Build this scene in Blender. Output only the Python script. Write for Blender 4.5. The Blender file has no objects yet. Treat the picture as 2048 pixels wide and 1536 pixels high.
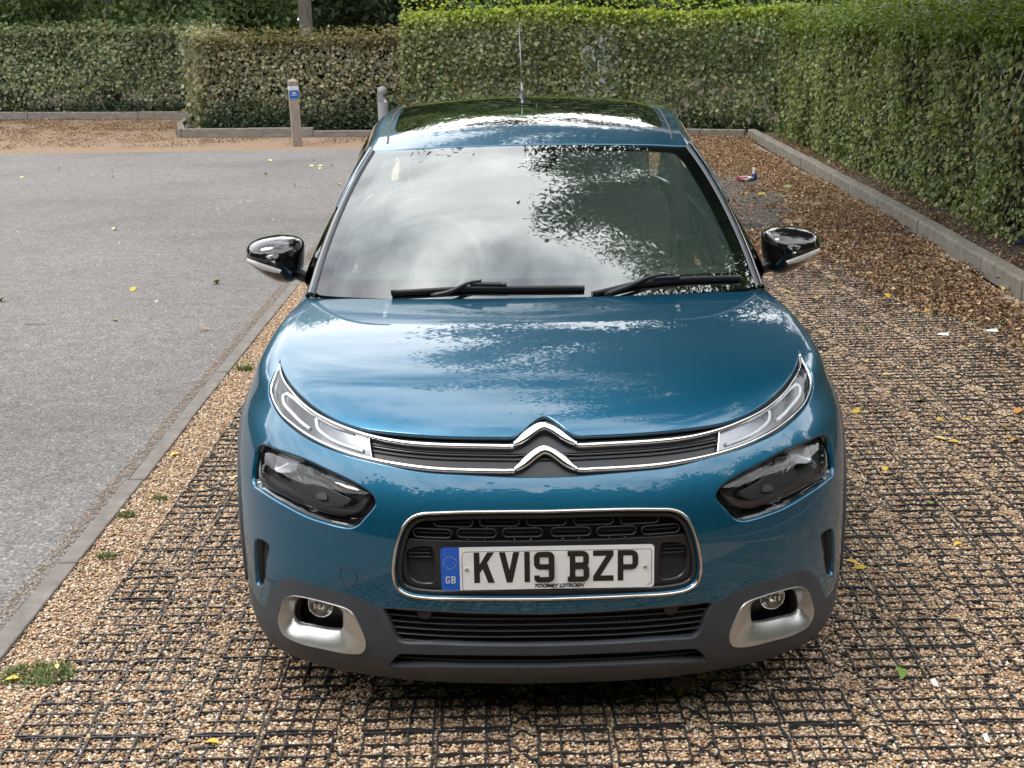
import bpy, bmesh, math, random, json
import numpy as np
from mathutils import Vector, Matrix
from mathutils.geometry import delaunay_2d_cdt
R = math.radians
rng = np.random.default_rng(7)
random.seed(7)
scene = bpy.context.scene
COL = scene.collection
# ------------------------------------------------------------------ camera
cd = bpy.data.cameras.new('camera'); cam = bpy.data.objects.new('camera', cd); COL.objects.link(cam)
cd.sensor_width = 36.0; cd.lens = 36.0 * 2840.2 / 2048.0; cd.clip_start = .05; cd.clip_end = 900
_r = Vector((0.99984, -0.0043, -0.01712)); _d = Vector((-0.01765, -0.24674, -0.96892)); _f = Vector((-6e-05, 0.96907, -0.24678))
_m = Matrix((( _r.x, -_d.x, -_f.x, -0.07857), (_r.y, -_d.y, -_f.y, -3.25227), (_r.z, -_d.z, -_f.z, 1.77935), (0, 0, 0, 1)))
cam.matrix_world = _m
scene.camera = cam
# ------------------------------------------------------------------ world, sun, exposure
SUN_EL, SUN_AZ = R(62), R(-106)      # azimuth measured from +Y (behind the car) towards +X; the veiled sun stands high to the left
w = bpy.data.worlds.new('World'); scene.world = w; w.use_nodes = True
nt = w.node_tree; nt.nodes.clear()
def wn(t, **k):
    n = nt.nodes.new(t)
    for a, b in k.items(): setattr(n, a, b)
    return n
def wl(a, b): nt.links.new(a, b)
wo = wn('ShaderNodeOutputWorld'); bg = wn('ShaderNodeBackground'); bg.inputs['Strength'].default_value = .11
sky = wn('ShaderNodeTexSky', sky_type='NISHITA', sun_disc=False); sky.sun_elevation = SUN_EL; sky.sun_rotation = SUN_AZ
sky.air_density = 1.2; sky.dust_density = 2.0; sky.ozone_density = 1.5
tc = wn('ShaderNodeTexCoord'); mp = wn('ShaderNodeMapping'); mp.inputs['Scale'].default_value = (1.1, 1.1, 3.0); mp.inputs['Location'].default_value = (.3, 1.7, .2)
nz = wn('ShaderNodeTexNoise'); nz.inputs['Scale'].default_value = 1.5; nz.inputs['Detail'].default_value = 8; nz.inputs['Roughness'].default_value = .58; nz.inputs['Distortion'].default_value = .5
rp = wn('ShaderNodeValToRGB'); rp.color_ramp.elements[0].position = .30; rp.color_ramp.elements[1].position = .52
nz2 = wn('ShaderNodeTexNoise'); nz2.inputs['Scale'].default_value = 3.2; nz2.inputs['Detail'].default_value = 6
rp2 = wn('ShaderNodeValToRGB'); rp2.color_ramp.elements[0].position = .30; rp2.color_ramp.elements[1].position = .7
rp2.color_ramp.elements[0].color = (17.0, 17.6, 18.4, 1); rp2.color_ramp.elements[1].color = (28.0, 27.8, 27.4, 1)
mx = wn('ShaderNodeMix', data_type='RGBA')
wl(tc.outputs['Generated'], mp.inputs['Vector']); wl(mp.outputs['Vector'], nz.inputs['Vector']); wl(mp.outputs['Vector'], nz2.inputs['Vector'])
wl(nz.outputs['Fac'], rp.inputs['Fac']); wl(nz2.outputs['Fac'], rp2.inputs['Fac'])
wl(rp.outputs['Color'], mx.inputs['Factor']); wl(sky.outputs['Color'], mx.inputs['A']); wl(rp2.outputs['Color'], mx.inputs['B'])
wl(mx.outputs['Result'], bg.inputs['Color']); wl(bg.outputs['Background'], wo.inputs['Surface'])
sd = bpy.data.lights.new('sun', 'SUN'); sun = bpy.data.objects.new('sun', sd); COL.objects.link(sun)
sd.energy = 1.5; sd.angle = R(18); sd.color = (1, .95, .87)
_sv = Vector((math.sin(SUN_AZ) * math.cos(SUN_EL), math.cos(SUN_AZ) * math.cos(SUN_EL), math.sin(SUN_EL)))
sun.rotation_euler = _sv.to_track_quat('Z', 'Y').to_euler()
vs_ = scene.view_settings; vs_.view_transform = 'Standard'; vs_.look = 'None'; vs_.gamma = 1.0; vs_.use_curve_mapping = False; vs_.exposure = 0.36
# ------------------------------------------------------------------ helpers
def tag(o, label=None, cat=None, group=None, kind=None):
    if label: o['label'] = label
    if cat: o['category'] = cat
    if group: o['group'] = group
    if kind: o['kind'] = kind
    return o
def empty(name, loc=(0, 0, 0), parent=None):
    o = bpy.data.objects.new(name, None); o.empty_display_size = .1; COL.objects.link(o); o.location = loc
    if parent: o.parent = parent
    return o
def fastmesh(name, V, F):
    V = np.asarray(V, np.float32); F = np.asarray(F, np.int32); k = F.shape[1]
    me = bpy.data.meshes.new(name); me.vertices.add(len(V)); me.vertices.foreach_set('co', V.ravel())
    me.loops.add(F.size); me.loops.foreach_set('vertex_index', F.ravel())
    me.polygons.add(len(F)); me.polygons.foreach_set('loop_start', np.arange(0, F.size, k, dtype=np.int32))
    me.update(calc_edges=True)
    return me
def link(name, me, mat=None, parent=None, smooth=True):
    o = bpy.data.objects.new(name, me); COL.objects.link(o)
    if mat: me.materials.append(M(mat) if isinstance(mat, str) else mat)
    if smooth is not None and len(me.polygons): me.polygons.foreach_set('use_smooth', np.full(len(me.polygons), bool(smooth)))
    if parent: o.parent = parent
    return o
def mk(name, V, F, mat, parent=None, smooth=True, normals=None):
    me = bpy.data.meshes.new(name); me.from_pydata([tuple(map(float, v)) for v in V], [], [tuple(map(int, f)) for f in F]); me.update()
    o = link(name, me, mat, parent, smooth)
    if normals is not None:
        me.normals_split_custom_set_from_vertices([tuple(map(float, n)) for n in normals])
    return o
class MB:
    def __init__(s): s.v = []; s.f = []
    def add(s, V, F):
        b = len(s.v); s.v += [tuple(map(float, p)) for p in V]; s.f += [tuple(int(i) + b for i in f) for f in F]; return s
    def box(s, c, d, rot=None, taper=1.0):
        c = Vector(c); pts = []
        for z in (-1, 1):
            k = taper if z > 0 else 1
            for x, y in ((-1, -1), (1, -1), (1, 1), (-1, 1)):
                p = Vector((x * d[0] / 2 * k, y * d[1] / 2 * k, z * d[2] / 2))
                if rot is not None: p = rot @ p
                pts.append(c + p)
        return s.add(pts, [(3, 2, 1, 0), (4, 5, 6, 7), (0, 1, 5, 4), (1, 2, 6, 5), (2, 3, 7, 6), (3, 0, 4, 7)])
    def tube(s, P, r, n=8, closed=False, cap=True):
        P = [Vector(p) for p in P]; k = len(P); r = r if hasattr(r, '__len__') else [r] * k; V = []; F = []; up = None
        for i, p in enumerate(P):
            a = P[(i - 1) % k] if (closed or i > 0) else p; b = P[(i + 1) % k] if (closed or i < k - 1) else p
            t = (b - a).normalized()
            if up is None: up = t.orthogonal().normalized()
            up = (up - t * up.dot(t)); up = up.normalized() if up.length > 1e-6 else t.orthogonal().normalized()
            q = t.cross(up)
            for j in range(n):
                th = 2 * math.pi * j / n; V.append(p + (up * math.cos(th) + q * math.sin(th)) * r[i])
        for i in range(k if closed else k - 1):
            for j in range(n):
                a = i * n + j; b = i * n + (j + 1) % n; c = ((i + 1) % k) * n + (j + 1) % n; d = ((i + 1) % k) * n + j
                F.append((a, b, c, d))
        if cap and not closed: F += [tuple(range(n - 1, -1, -1)), tuple(range((k - 1) * n, k * n))]
        return s.add(V, F)
    def lathe(s, prof, n=32, M_=None):
        V = []; F = []
        for r, z in prof:
            for j in range(n):
                p = Vector((r * math.cos(2 * math.pi * j / n), r * math.sin(2 * math.pi * j / n), z))
                V.append(M_ @ p if M_ is not None else p)
        for i in range(len(prof) - 1):
            for j in range(n):
                F.append((i * n + j, i * n + (j + 1) % n, (i + 1) * n + (j + 1) % n, (i + 1) * n + j))
        return s.add(V, F)
    def build(s, name, mat, parent=None, smooth=False, bevel=0, auto=None):
        o = mk(name, s.v, s.f, mat, parent, smooth)
        if bevel:
            m = o.modifiers.new('bevel', 'BEVEL'); m.width = bevel; m.segments = 2; m.limit_method = 'ANGLE'; m.angle_limit = R(35)
        if auto: o.data.set_sharp_from_angle(angle=R(auto))
        return o
# ------------------------------------------------------------------ materials
_MATS = {}
def M(n): return _MATS[n]
def mat(name, base=(.5, .5, .5), rough=.5, metal=0., coat=0., coat_r=.03, spec=.5, alpha=1., trans=0., ior=1.5, emit=None, sub=None):
    m = bpy.data.materials.new(name); m.use_nodes = True; p = m.node_tree.nodes['Principled BSDF']
    p.inputs['Base Color'].default_value = (*base, 1); p.inputs['Roughness'].default_value = rough; p.inputs['Metallic'].default_value = metal
    p.inputs['Coat Weight'].default_value = coat; p.inputs['Coat Roughness'].default_value = coat_r
    p.inputs['Specular IOR Level'].default_value = spec; p.inputs['Transmission Weight'].default_value = trans; p.inputs['IOR'].default_value = ior
    _MATS[name] = m; return m
def nodes(m):
    t = m.node_tree
    return t, t.nodes['Principled BSDF'], (lambda k, **kw: [(n := t.nodes.new(k)), [setattr(n, a, b) for a, b in kw.items()]][0]), t.links.new
def ramp(n, stops):
    e = n.color_ramp.elements
    while len(e) < len(stops): e.new(.5)
    for el, (p, c) in zip(e, stops): el.position = p; el.color = (*c, 1) if len(c) == 3 else c
def noisy(name, stops, scale=10., detail=6, rough=.6, bump=0., bscale=None, bdist=.01, r=.7, coord='Object', dist=0., stretch=None, rvar=None, **kw):
    m = mat(name, stops[0][1], r, **kw); t, p, N, L = nodes(m)
    c = N('ShaderNodeTexCoord'); src = c.outputs[coord]
    if stretch:
        mp_ = N('ShaderNodeMapping'); mp_.inputs['Scale'].default_value = stretch; L(src, mp_.inputs['Vector']); src = mp_.outputs['Vector']
    n = N('ShaderNodeTexNoise'); n.inputs['Scale'].default_value = scale; n.inputs['Detail'].default_value = detail; n.inputs['Roughness'].default_value = rough; n.inputs['Distortion'].default_value = dist
    rr = N('ShaderNodeValToRGB'); ramp(rr, stops); L(src, n.inputs['Vector']); L(n.outputs['Fac'], rr.inputs['Fac']); L(rr.outputs['Color'], p.inputs['Base Color'])
    if bump:
        b = N('ShaderNodeTexNoise'); b.inputs['Scale'].default_value = bscale or scale * 4; b.inputs['Detail'].default_value = 5; L(src, b.inputs['Vector'])
        bb = N('ShaderNodeBump'); bb.inputs['Strength'].default_value = bump; bb.inputs['Distance'].default_value = bdist
        L(b.outputs['Fac'], bb.inputs['Height']); L(bb.outputs['Normal'], p.inputs['Normal'])
    return m
# car
m = mat('paint', (.002, .09, .165), .38, metal=.70, coat=1., coat_r=.012, ior=1.5)
t, p, N, L = nodes(m); p.inputs['Coat IOR'].default_value = 1.6
c_ = N('ShaderNodeTexCoord'); v_ = N('ShaderNodeTexVoronoi'); v_.inputs['Scale'].default_value = 900; L(c_.outputs['Object'], v_.inputs['Vector'])
rr = N('ShaderNodeValToRGB'); ramp(rr, [(.0, (.0002, .064, .130)), (1., (.0006, .116, .215))]); L(v_.outputs['Color'], rr.inputs['Fac']); L(rr.outputs['Color'], p.inputs['Base Color'])
d_ = N('ShaderNodeTexNoise'); d_.inputs['Scale'].default_value = 7; d_.inputs['Detail'].default_value = 6; L(c_.outputs['Object'], d_.inputs['Vector'])
r2 = N('ShaderNodeMapRange'); r2.inputs['From Min'].default_value = .45; r2.inputs['From Max'].default_value = .8; r2.inputs['To Min'].default_value = .004; r2.inputs['To Max'].default_value = .022; L(d_.outputs['Fac'], r2.inputs['Value']); L(r2.outputs['Result'], p.inputs['Coat Roughness'])
noisy('cladding', [(.3, (.033, .039, .050)), (.7, (.047, .055, .068))], 14, r=.52, bump=.25, bscale=1400, bdist=.0006)
mat('black_gloss', (.006, .006, .007), .08, coat=1.)
mat('black_matte', (.012, .012, .013), .6)
mat('black_satin', (.014, .015, .018), .35)
mat('black_deep', (.004, .004, .005), .7)
mat('chrome', (.74, .75, .76), .05, metal=1.)
mat('chrome_warm', (.62, .58, .54), .22, metal=1.)
noisy('silver', [(.3, (.50, .50, .49)), (.7, (.56, .56, .55))], 30, r=.30, metal=.85)
mat('drl_silver', (.24, .25, .27), .20, metal=.8)
mat('reflector', (.86, .87, .88), .16, metal=.9)
mat('lamp_dark', (.060, .061, .064), .32)
mat('lamp_reflector', (.78, .79, .81), .30, metal=.45)
mat('lamp_grey', (.20, .21, .22), .3, metal=.4)
mat('light_guide', (.86, .88, .90), .18, coat=.6)
mat('white_lens', (.80, .80, .80), .12, coat=.8)
mat('rubber', (.013, .013, .013), .55)
mat('tyre', (.016, .016, .017), .75)
mat('alloy', (.35, .36, .37), .3, metal=.9)
mat('interior_dark', (.12, .13, .13), .7)
mat('interior_mid', (.52, .52, .50), .7)
mat('interior_light', (.62, .61, .58), .85)
noisy('plate_white', [(.3, (.74, .75, .78)), (.7, (.80, .81, .83))], 25, r=.32, coat=.3)
mat('plate_blue', (.005, .10, .52), .35, coat=.3)
mat('plate_black', (.010, .010, .011), .4)
mat('plate_yellow', (.75, .60, .10), .5)
mat('screw', (.62, .58, .48), .35, metal=.3)
mat('screw_head', (.16, .09, .05), .5)
def glass(name, tint, refl_boost, rough=.0, bright=(1, 1, 1)):
    m = bpy.data.materials.new(name); m.use_nodes = True; t = m.node_tree; t.nodes.clear(); N = t.nodes.new; L = t.links.new
    o = N('ShaderNodeOutputMaterial'); tr = N('ShaderNodeBsdfTransparent'); gl = N('ShaderNodeBsdfGlossy'); mxs = N('ShaderNodeMixShader'); fr = N('ShaderNodeFresnel')
    tr.inputs['Color'].default_value = (*tint, 1); gl.inputs['Roughness'].default_value = rough; gl.inputs['Color'].default_value = (*bright, 1); fr.inputs['IOR'].default_value = refl_boost
    L(fr.outputs['Fac'], mxs.inputs['Fac']); L(tr.outputs['BSDF'], mxs.inputs[1]); L(gl.outputs['BSDF'], mxs.inputs[2]); L(mxs.outputs['Shader'], o.inputs['Surface'])
    _MATS[name] = m; return m
glass('windscreen_glass', (.84, .92, .88), 2.6, 0., (.97, 1.0, .99))
glass('lamp_glass', (.95, .96, .97), 1.42)
glass('headlamp_glass', (.86, .87, .88), 1.5)
glass('side_glass', (.10, .11, .11), 1.9)
m = bpy.data.materials.new('painted_haze'); m.use_nodes = True; t = m.node_tree; t.nodes.clear(); _MATS['painted_haze'] = m  # milky haze painted as a pale diffuse sheet that brightens the windscreen
_o = t.nodes.new('ShaderNodeOutputMaterial'); _t = t.nodes.new('ShaderNodeBsdfTransparent'); _d2 = t.nodes.new('ShaderNodeBsdfDiffuse'); _x = t.nodes.new('ShaderNodeMixShader'); _x.inputs['Fac'].default_value = .22
_d2.inputs['Color'].default_value = (.78, .92, .86, 1); t.links.new(_t.outputs[0], _x.inputs[1]); t.links.new(_d2.outputs[0], _x.inputs[2]); t.links.new(_x.outputs[0], _o.inputs[0])
mat('roof_glass', (.006, .007, .007), .03, coat=1.)
# ground and surroundings
def asphalt():
    m = mat('asphalt', (.2, .2, .2), .85); t, p, N, L = nodes(m); c = N('ShaderNodeTexCoord')
    v = N('ShaderNodeTexVoronoi'); v.inputs['Scale'].default_value = 120; L(c.outputs['Object'], v.inputs['Vector'])
    r1 = N('ShaderNodeValToRGB'); ramp(r1, [(0, (.055, .052, .050)), (.5, (.155, .147, .143)), (.85, (.245, .232, .225)), (1, (.48, .46, .45))]); L(v.outputs['Color'], r1.inputs['Fac'])
    n = N('ShaderNodeTexNoise'); n.inputs['Scale'].default_value = .45; n.inputs['Detail'].default_value = 7; n.inputs['Roughness'].default_value = .62; L(c.outputs['Object'], n.inputs['Vector'])
    r2 = N('ShaderNodeValToRGB'); ramp(r2, [(.28, (.70, .69, .69)), (.5, (.98, .975, .97)), (.72, (1.14, 1.13, 1.12))]); L(n.outputs['Fac'], r2.inputs['Fac'])
    n3 = N('ShaderNodeTexNoise'); n3.inputs['Scale'].default_value = 9; n3.inputs['Detail'].default_value = 4; L(c.outputs['Object'], n3.inputs['Vector'])
    r3 = N('ShaderNodeValToRGB'); ramp(r3, [(.35, (.86, .86, .86)), (.65, (1.08, 1.07, 1.07))]); L(n3.outputs['Fac'], r3.inputs['Fac'])
    q = N('ShaderNodeMix', data_type='RGBA', blend_type='MULTIPLY'); q.inputs['Factor'].default_value = 1; L(r1.outputs['Color'], q.inputs['A']); L(r2.outputs['Color'], q.inputs['B'])
    q2 = N('ShaderNodeMix', data_type='RGBA', blend_type='MULTIPLY'); q2.inputs['Factor'].default_value = 1; L(q.outputs['Result'], q2.inputs['A']); L(r3.outputs['Color'], q2.inputs['B'])
    L(q2.outputs['Result'], p.inputs['Base Color'])
    b = N('ShaderNodeBump'); b.inputs['Strength'].default_value = .7; b.inputs['Distance'].default_value = .004; L(v.outputs['Distance'], b.inputs['Height']); L(b.outputs['Normal'], p.inputs['Normal'])
asphalt()
noisy('soil', [(.3, (.035, .026, .018)), (.55, (.075, .055, .038)), (.75, (.14, .10, .07))], 60, 8, .7, bump=.8, bscale=150, bdist=.01, r=.9)
noisy('fine_gravel', [(.28, (.085, .055, .035)), (.48, (.21, .145, .095)), (.66, (.33, .24, .165)), (.85, (.48, .39, .29))], 55, 9, .75, bump=.8, bscale=120, bdist=.01, r=.9)
noisy('tarmac_dark', [(.3, (.055, .048, .042)), (.7, (.10, .088, .078))], 40, 8, .7, bump=.6, bscale=200, bdist=.006, r=.9)
noisy('concrete', [(.22, (.085, .078, .058)), (.45, (.155, .142, .118)), (.75, (.235, .218, .188))], 9, 9, .68, bump=.5, bscale=90, bdist=.006, r=.88)
noisy('concrete_edge', [(.25, (.10, .09, .078)), (.5, (.165, .15, .135)), (.75, (.235, .215, .195))], 9, 9, .68, bump=.5, bscale=120, bdist=.004, r=.88)
noisy('timber_edge', [(.25, (.115, .10, .085)), (.5, (.19, .17, .15)), (.75, (.26, .24, .215))], 5, 8, .65, bump=.5, bscale=60, bdist=.008, r=.9, stretch=(1, 3, 3))
noisy('bay_base', [(.25, (.13, .085, .055)), (.5, (.25, .17, .11)), (.75, (.40, .30, .20))], 90, 8, .8, bump=.8, bscale=160, bdist=.008, r=.9)
noisy('post_wood', [(.25, (.16, .125, .10)), (.5, (.27, .225, .19)), (.8, (.36, .31, .27))], 10, 8, .65, bump=.6, bscale=40, bdist=.006, r=.85, stretch=(6, 6, .6))
noisy('bark', [(.25, (.075, .066, .055)), (.5, (.15, .135, .115)), (.75, (.24, .22, .19))], 7, 8, .7, bump=1., bscale=22, bdist=.03, r=.9, stretch=(3, 3, .7))
noisy('grid_plastic', [(.3, (.020, .020, .022)), (.7, (.040, .040, .042))], 25, r=.5, bump=.2, bscale=300, bdist=.001)
mat('bollard_grey', (.27, .29, .32), .42); mat('bollard_dark', (.17, .18, .19), .5); mat('bollard_white', (.72, .72, .72), .35); 
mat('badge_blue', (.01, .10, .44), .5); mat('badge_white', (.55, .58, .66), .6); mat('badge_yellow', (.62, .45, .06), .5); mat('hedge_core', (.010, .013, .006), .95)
mat('paper', (.75, .75, .73), .7); mat('wrap_pink', (.55, .16, .22), .45); mat('wrap_blue', (.03, .05, .24), .35); mat('wrap_clear', (.45, .46, .48), .3); mat('wall_pale', (.30, .32, .34), .8); mat('blue_trim', (.04, .16, .45), .6)
def attr_mat(name, rough=.6, transl=0., hue=0., spec=.4):
    m = mat(name, (.5, .5, .5), rough, spec=spec); t, p, N, L = nodes(m); a = N('ShaderNodeAttribute', attribute_name='Col'); col = a.outputs['Color']
    L(col, p.inputs['Base Color'])
    if transl:
        o = t.nodes['Material Output']; tr = N('ShaderNodeBsdfTranslucent'); mxs = N('ShaderNodeMixShader'); mxs.inputs['Fac'].default_value = transl
        g = N('ShaderNodeMix', data_type='RGBA', blend_type='MULTIPLY'); g.inputs['Factor'].default_value = 1.; g.inputs['B'].default_value = (1.5, 1.6, .6, 1); L(col, g.inputs['A']); L(g.outputs['Result'], tr.inputs['Color'])
        L(p.outputs['BSDF'], mxs.inputs[1]); L(tr.outputs['BSDF'], mxs.inputs[2]); L(mxs.outputs['Shader'], o.inputs['Surface'])
attr_mat('leaf', .5, .30); attr_mat('stone', .75); attr_mat('dead_leaf', .75, .10); attr_mat('grass', .55, .25)
def setcol(me, C):
    C = np.asarray(C, np.float32)
    if C.shape[1] == 3: C = np.concatenate([C, np.ones((len(C), 1), np.float32)], 1)
    a = me.color_attributes.new('Col', 'FLOAT_COLOR', 'POINT'); a.data.foreach_set('color', C.ravel())
# ------------------------------------------------------------------ smooth body surface
def _ncs(xs):
    # natural cubic spline second-derivative operator: M = A @ y
    n=len(xs);h=np.diff(xs);A=np.zeros((n,n));B=np.zeros((n,n));A[0,0]=A[-1,-1]=1
    for i in range(1,n-1):
        A[i,i-1]=h[i-1];A[i,i]=2*(h[i-1]+h[i]);A[i,i+1]=h[i]
        B[i,i-1]=6/h[i-1];B[i,i]=-6/h[i-1]-6/h[i];B[i,i+1]=6/h[i]
    return np.linalg.solve(A,B)
def _basis(xs,A,t,der=0):
    t=np.atleast_1d(np.asarray(t,float));n=len(xs)
    i=np.clip(np.searchsorted(xs,t)-1,0,n-2);h=xs[i+1]-xs[i]
    a=(xs[i+1]-t)/h;b=(t-xs[i])/h;I=np.eye(n)
    if der==0:
        return a[:,None]*I[i]+b[:,None]*I[i+1]+(((a**3-a)*h*h/6)[:,None]*A[i]+((b**3-b)*h*h/6)[:,None]*A[i+1])
    return (-I[i]+I[i+1])/h[:,None]+((-(3*a*a-1)*h/6)[:,None]*A[i]+((3*b*b-1)*h/6)[:,None]*A[i+1])
class Surf:
    def __init__(s,us,vs,P):
        s.us=np.array(us,float);s.vs=np.array(vs,float);s.P=np.array(P,float);s.Au=_ncs(s.us);s.Av=_ncs(s.vs)
    def __call__(s,u,v):
        sg=np.where(np.asarray(u)<0,-1.,1.);u=np.abs(u)
        r=np.einsum('ni,nj,ijk->nk',_basis(s.us,s.Au,u),_basis(s.vs,s.Av,v),s.P);r[:,0]*=sg;return r
    def normal(s,u,v):
        u=np.atleast_1d(np.asarray(u,float));sg=np.where(u<0,-1.,1.);u=np.abs(u)
        bu=_basis(s.us,s.Au,u);bv=_basis(s.vs,s.Av,v)
        du=np.einsum('ni,nj,ijk->nk',_basis(s.us,s.Au,u,1),bv,s.P);dv=np.einsum('ni,nj,ijk->nk',bu,_basis(s.vs,s.Av,v,1),s.P)
        n=np.cross(du,dv);n/=np.linalg.norm(n,axis=1)[:,None]+1e-12;n[:,0]=np.where(u<1e-6,0,n[:,0]);n[:,0]*=sg
        n/=np.linalg.norm(n,axis=1)[:,None]+1e-12
        return n
def make_shell():
    z=np.array([.140,.190,.26,.34,.42,.52,.60,.68,.735,.785])
    y0=np.array([.075,.030,.008,.0,.0,.006,.022,.058,.095,.140])
    W=np.array([.790,.815,.832,.842,.847,.850,.849,.846,.838,.822])
    L=np.array([.42,.47,.52,.56,.58,.60,.60,.60,.60,.60])
    pw=np.array([2.35,2.4,2.5,2.55,2.6,2.6,2.6,2.6,2.6,2.6])
    S=[0,.22,.42,.60,.75,.87,.955]
    TX=[(0,1.02,.962),(.165,1.025,.962),(.33,1.045,.960),(.475,1.075,.957),(.60,1.11,.953),(.685,1.14,.949),(.715,1.16,.946)]
    net=[]
    def upper(E,d0,T,d1):
        E=np.array(E);T=np.array(T);o=[]
        for t in (.14,.30,.5,.74,1.):
            o.append(E*(2*t**3-3*t*t+1)+np.array(d0)*(t**3-2*t*t+t)+T*(3*t*t-2*t**3)+np.array(d1)*(t**3-t*t))
        return o
    for s,T in zip(S,TX):
        col=[]
        for i in range(len(z)):
            col.append((s*W[i],y0[i]+L[i]*(1-(1-s**pw[i])**.5),z[i]))
        q=min(1,s/.955)
        d0=np.array((-.08*q,.55-.40*q**2,.36+.05*q**2));d1=np.array((-.12*q**2,.75-.35*q*q,.03+.02*q))
        net.append([np.array(c) for c in col]+upper(col[-1],d0,T,d1))
    side=[(.90,1.0,(.722,1.22,.946)),(1.35,1.0,(.735,1.45,.950)),(1.9,1.0,(.745,1.95,.958)),(2.6,1.0,(.75,2.6,.975)),(3.2,1.0,(.74,3.2,1.0)),(3.65,.975,(.70,3.55,1.02))]
    for Y,k,T in side:
        col=[(W[i]*k,Y,z[i]) for i in range(len(z))]
        net.append([np.array(c) for c in col]+upper(col[-1],(-.08,.0,.19),T,(-.12,.05,.06)))
    rear=[(.80,3.98,(.62,3.80,1.04)),(.60,4.10,(.45,3.90,1.05)),(.30,4.155,(.22,3.95,1.055)),(0,4.17,(0,3.96,1.055))]
    ry=np.array([-.10,-.06,-.03,-.0,0,0,-.01,-.02,-.03,-.04])
    for X,Y,T in rear:
        col=[(X*W[i]/.856,Y+ry[i],z[i]) for i in range(len(z))]
        net.append([np.array(c) for c in col]+upper(col[-1],(0,-.03,.2),T,(-.02,-.05,.1)))
    net=np.array(net)
    us=np.concatenate([[0],np.cumsum(np.linalg.norm(np.diff(net[:,5],axis=0),axis=1))])
    m=net[3];vs=np.concatenate([[0],np.cumsum(np.linalg.norm(np.diff(m,axis=0),axis=1))])
    return Surf(us,vs,net)
# ================================================================== GROUND
def sheet(name, P, z, m_, label=None):
    o = mk(name, [(x, y, z) for x, y in P], [tuple(range(len(P)))], m_, None, False); tag(o, label, None, None, 'structure'); return o
sheet('ground', [(-250, -250), (250, -250), (250, 250), (-250, 250)], -.03, 'soil')
sheet('road', [(-60, -60), (-1.655, -60), (-1.655, 18.05), (-60, 19.6)], -.004, 'asphalt')
bay = sheet('gravel_bay', [(-1.575, -7), (3.0, -7), (3.22, 5.7), (3.62, 19.2), (2.4, 20.0), (-1.575, 18.4)], -.006, 'bay_base')
sheet('far_gravel_bay', [(-60, 19.6), (-1.655, 18.05), (2.6, 18.2), (2.6, 21.0), (-1.6, 21.0), (-5.9, 22.8), (-6.35, 26.0), (-60, 33.5)], -.008, 'fine_gravel')
sheet('tarmac_patch', [(.9, 8.9), (1.25, 8.7), (1.5, 8.85), (1.8, 8.7), (2.1, 9.15), (2.3, 9.1), (2.42, 9.7), (2.62, 10.1), (2.55, 10.7), (2.82, 11.2), (2.78, 12.0), (2.98, 12.7), (2.7, 13.3), (2.75, 14.0), (2.3, 14.3), (2.1, 14.9), (1.5, 14.7), (.7, 15.0)], .0035, 'tarmac_dark')
def fbm(x, y, s, seed=0, o=4):
    """cheap value noise in numpy, 0..1"""
    r = 0; a = 1; t = 0
    for k in range(o):
        X = x / s * 2 ** k + 37.1 * seed + 11 * k; Y = y / s * 2 ** k + 17.3 * seed - 7 * k; xi = np.floor(X); yi = np.floor(Y); fx = X - xi; fy = Y - yi
        h = lambda i, j: np.modf(np.abs(np.sin(i * 127.1 + j * 311.7) * 43758.5453))[0]
        fx = fx * fx * (3 - 2 * fx); fy = fy * fy * (3 - 2 * fy)
        r = r + a * ((h(xi, yi) * (1 - fx) + h(xi + 1, yi) * fx) * (1 - fy) + (h(xi, yi + 1) * (1 - fx) + h(xi + 1, yi + 1) * fx) * fy); t += a; a *= .5
    return r / t
def ico():
    bm = bmesh.new(); bmesh.ops.create_icosphere(bm, subdivisions=1, radius=1); V = np.array([v.co[:] for v in bm.verts]); F = np.array([[v.index for v in f_.verts] for f_ in bm.faces]); bm.free(); return V, F
IV, IF = ico()
def randrot(n, g):
    q = g.normal(size=(n, 4)); q /= np.linalg.norm(q, axis=1)[:, None]; w_, x, y, z = q.T
    return np.stack([np.stack([1-2*(y*y+z*z), 2*(x*y-z*w_), 2*(x*z+y*w_)], 1), np.stack([2*(x*y+z*w_), 1-2*(x*x+z*z), 2*(y*z-x*w_)], 1), np.stack([2*(x*z-y*w_), 2*(y*z+x*w_), 1-2*(x*x+y*y)], 1)], 1)
STC = np.array([(.45, .31, .19), (.55, .41, .27), (.33, .20, .12), (.62, .50, .36), (.40, .24, .14), (.72, .63, .50), (.20, .14, .10), (.50, .32, .18), (.28, .22, .18), (.54, .44, .34), (.60, .40, .22)])
def pebbles(name, n, size, r0, r1, seed, zs=.010):
    g = np.random.default_rng(seed); r = r0 + (r1 - r0) * g.random(n) ** 1.7
    pos = np.stack([(g.random(n) - .5) * size, (g.random(n) - .5) * size, g.random(n) * zs - .002], 1)
    sc = np.stack([r * (1 + .5 * g.random(n)), r * (.75 + .4 * g.random(n)), r * (.50 + .3 * g.random(n))], 1)
    R_ = randrot(n, g); tilt = np.array([1, 1, .55])
    jit = 1 + .22 * (g.random((n, 12, 1)) - .5)
    V = np.einsum('nij,nkj->nki', R_, IV[None] * jit * sc[:, None, :]) * tilt + pos[:, None, :]
    F = (IF[None] + (np.arange(n) * 12)[:, None, None]).reshape(-1, 3)
    C = STC[g.integers(0, len(STC), n)] * (.66 + .58 * g.random((n, 1)))
    me = fastmesh(name, V.reshape(-1, 3), F); setcol(me, np.repeat(C, 12, 0)); me.materials.append(M('stone')); return me
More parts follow.
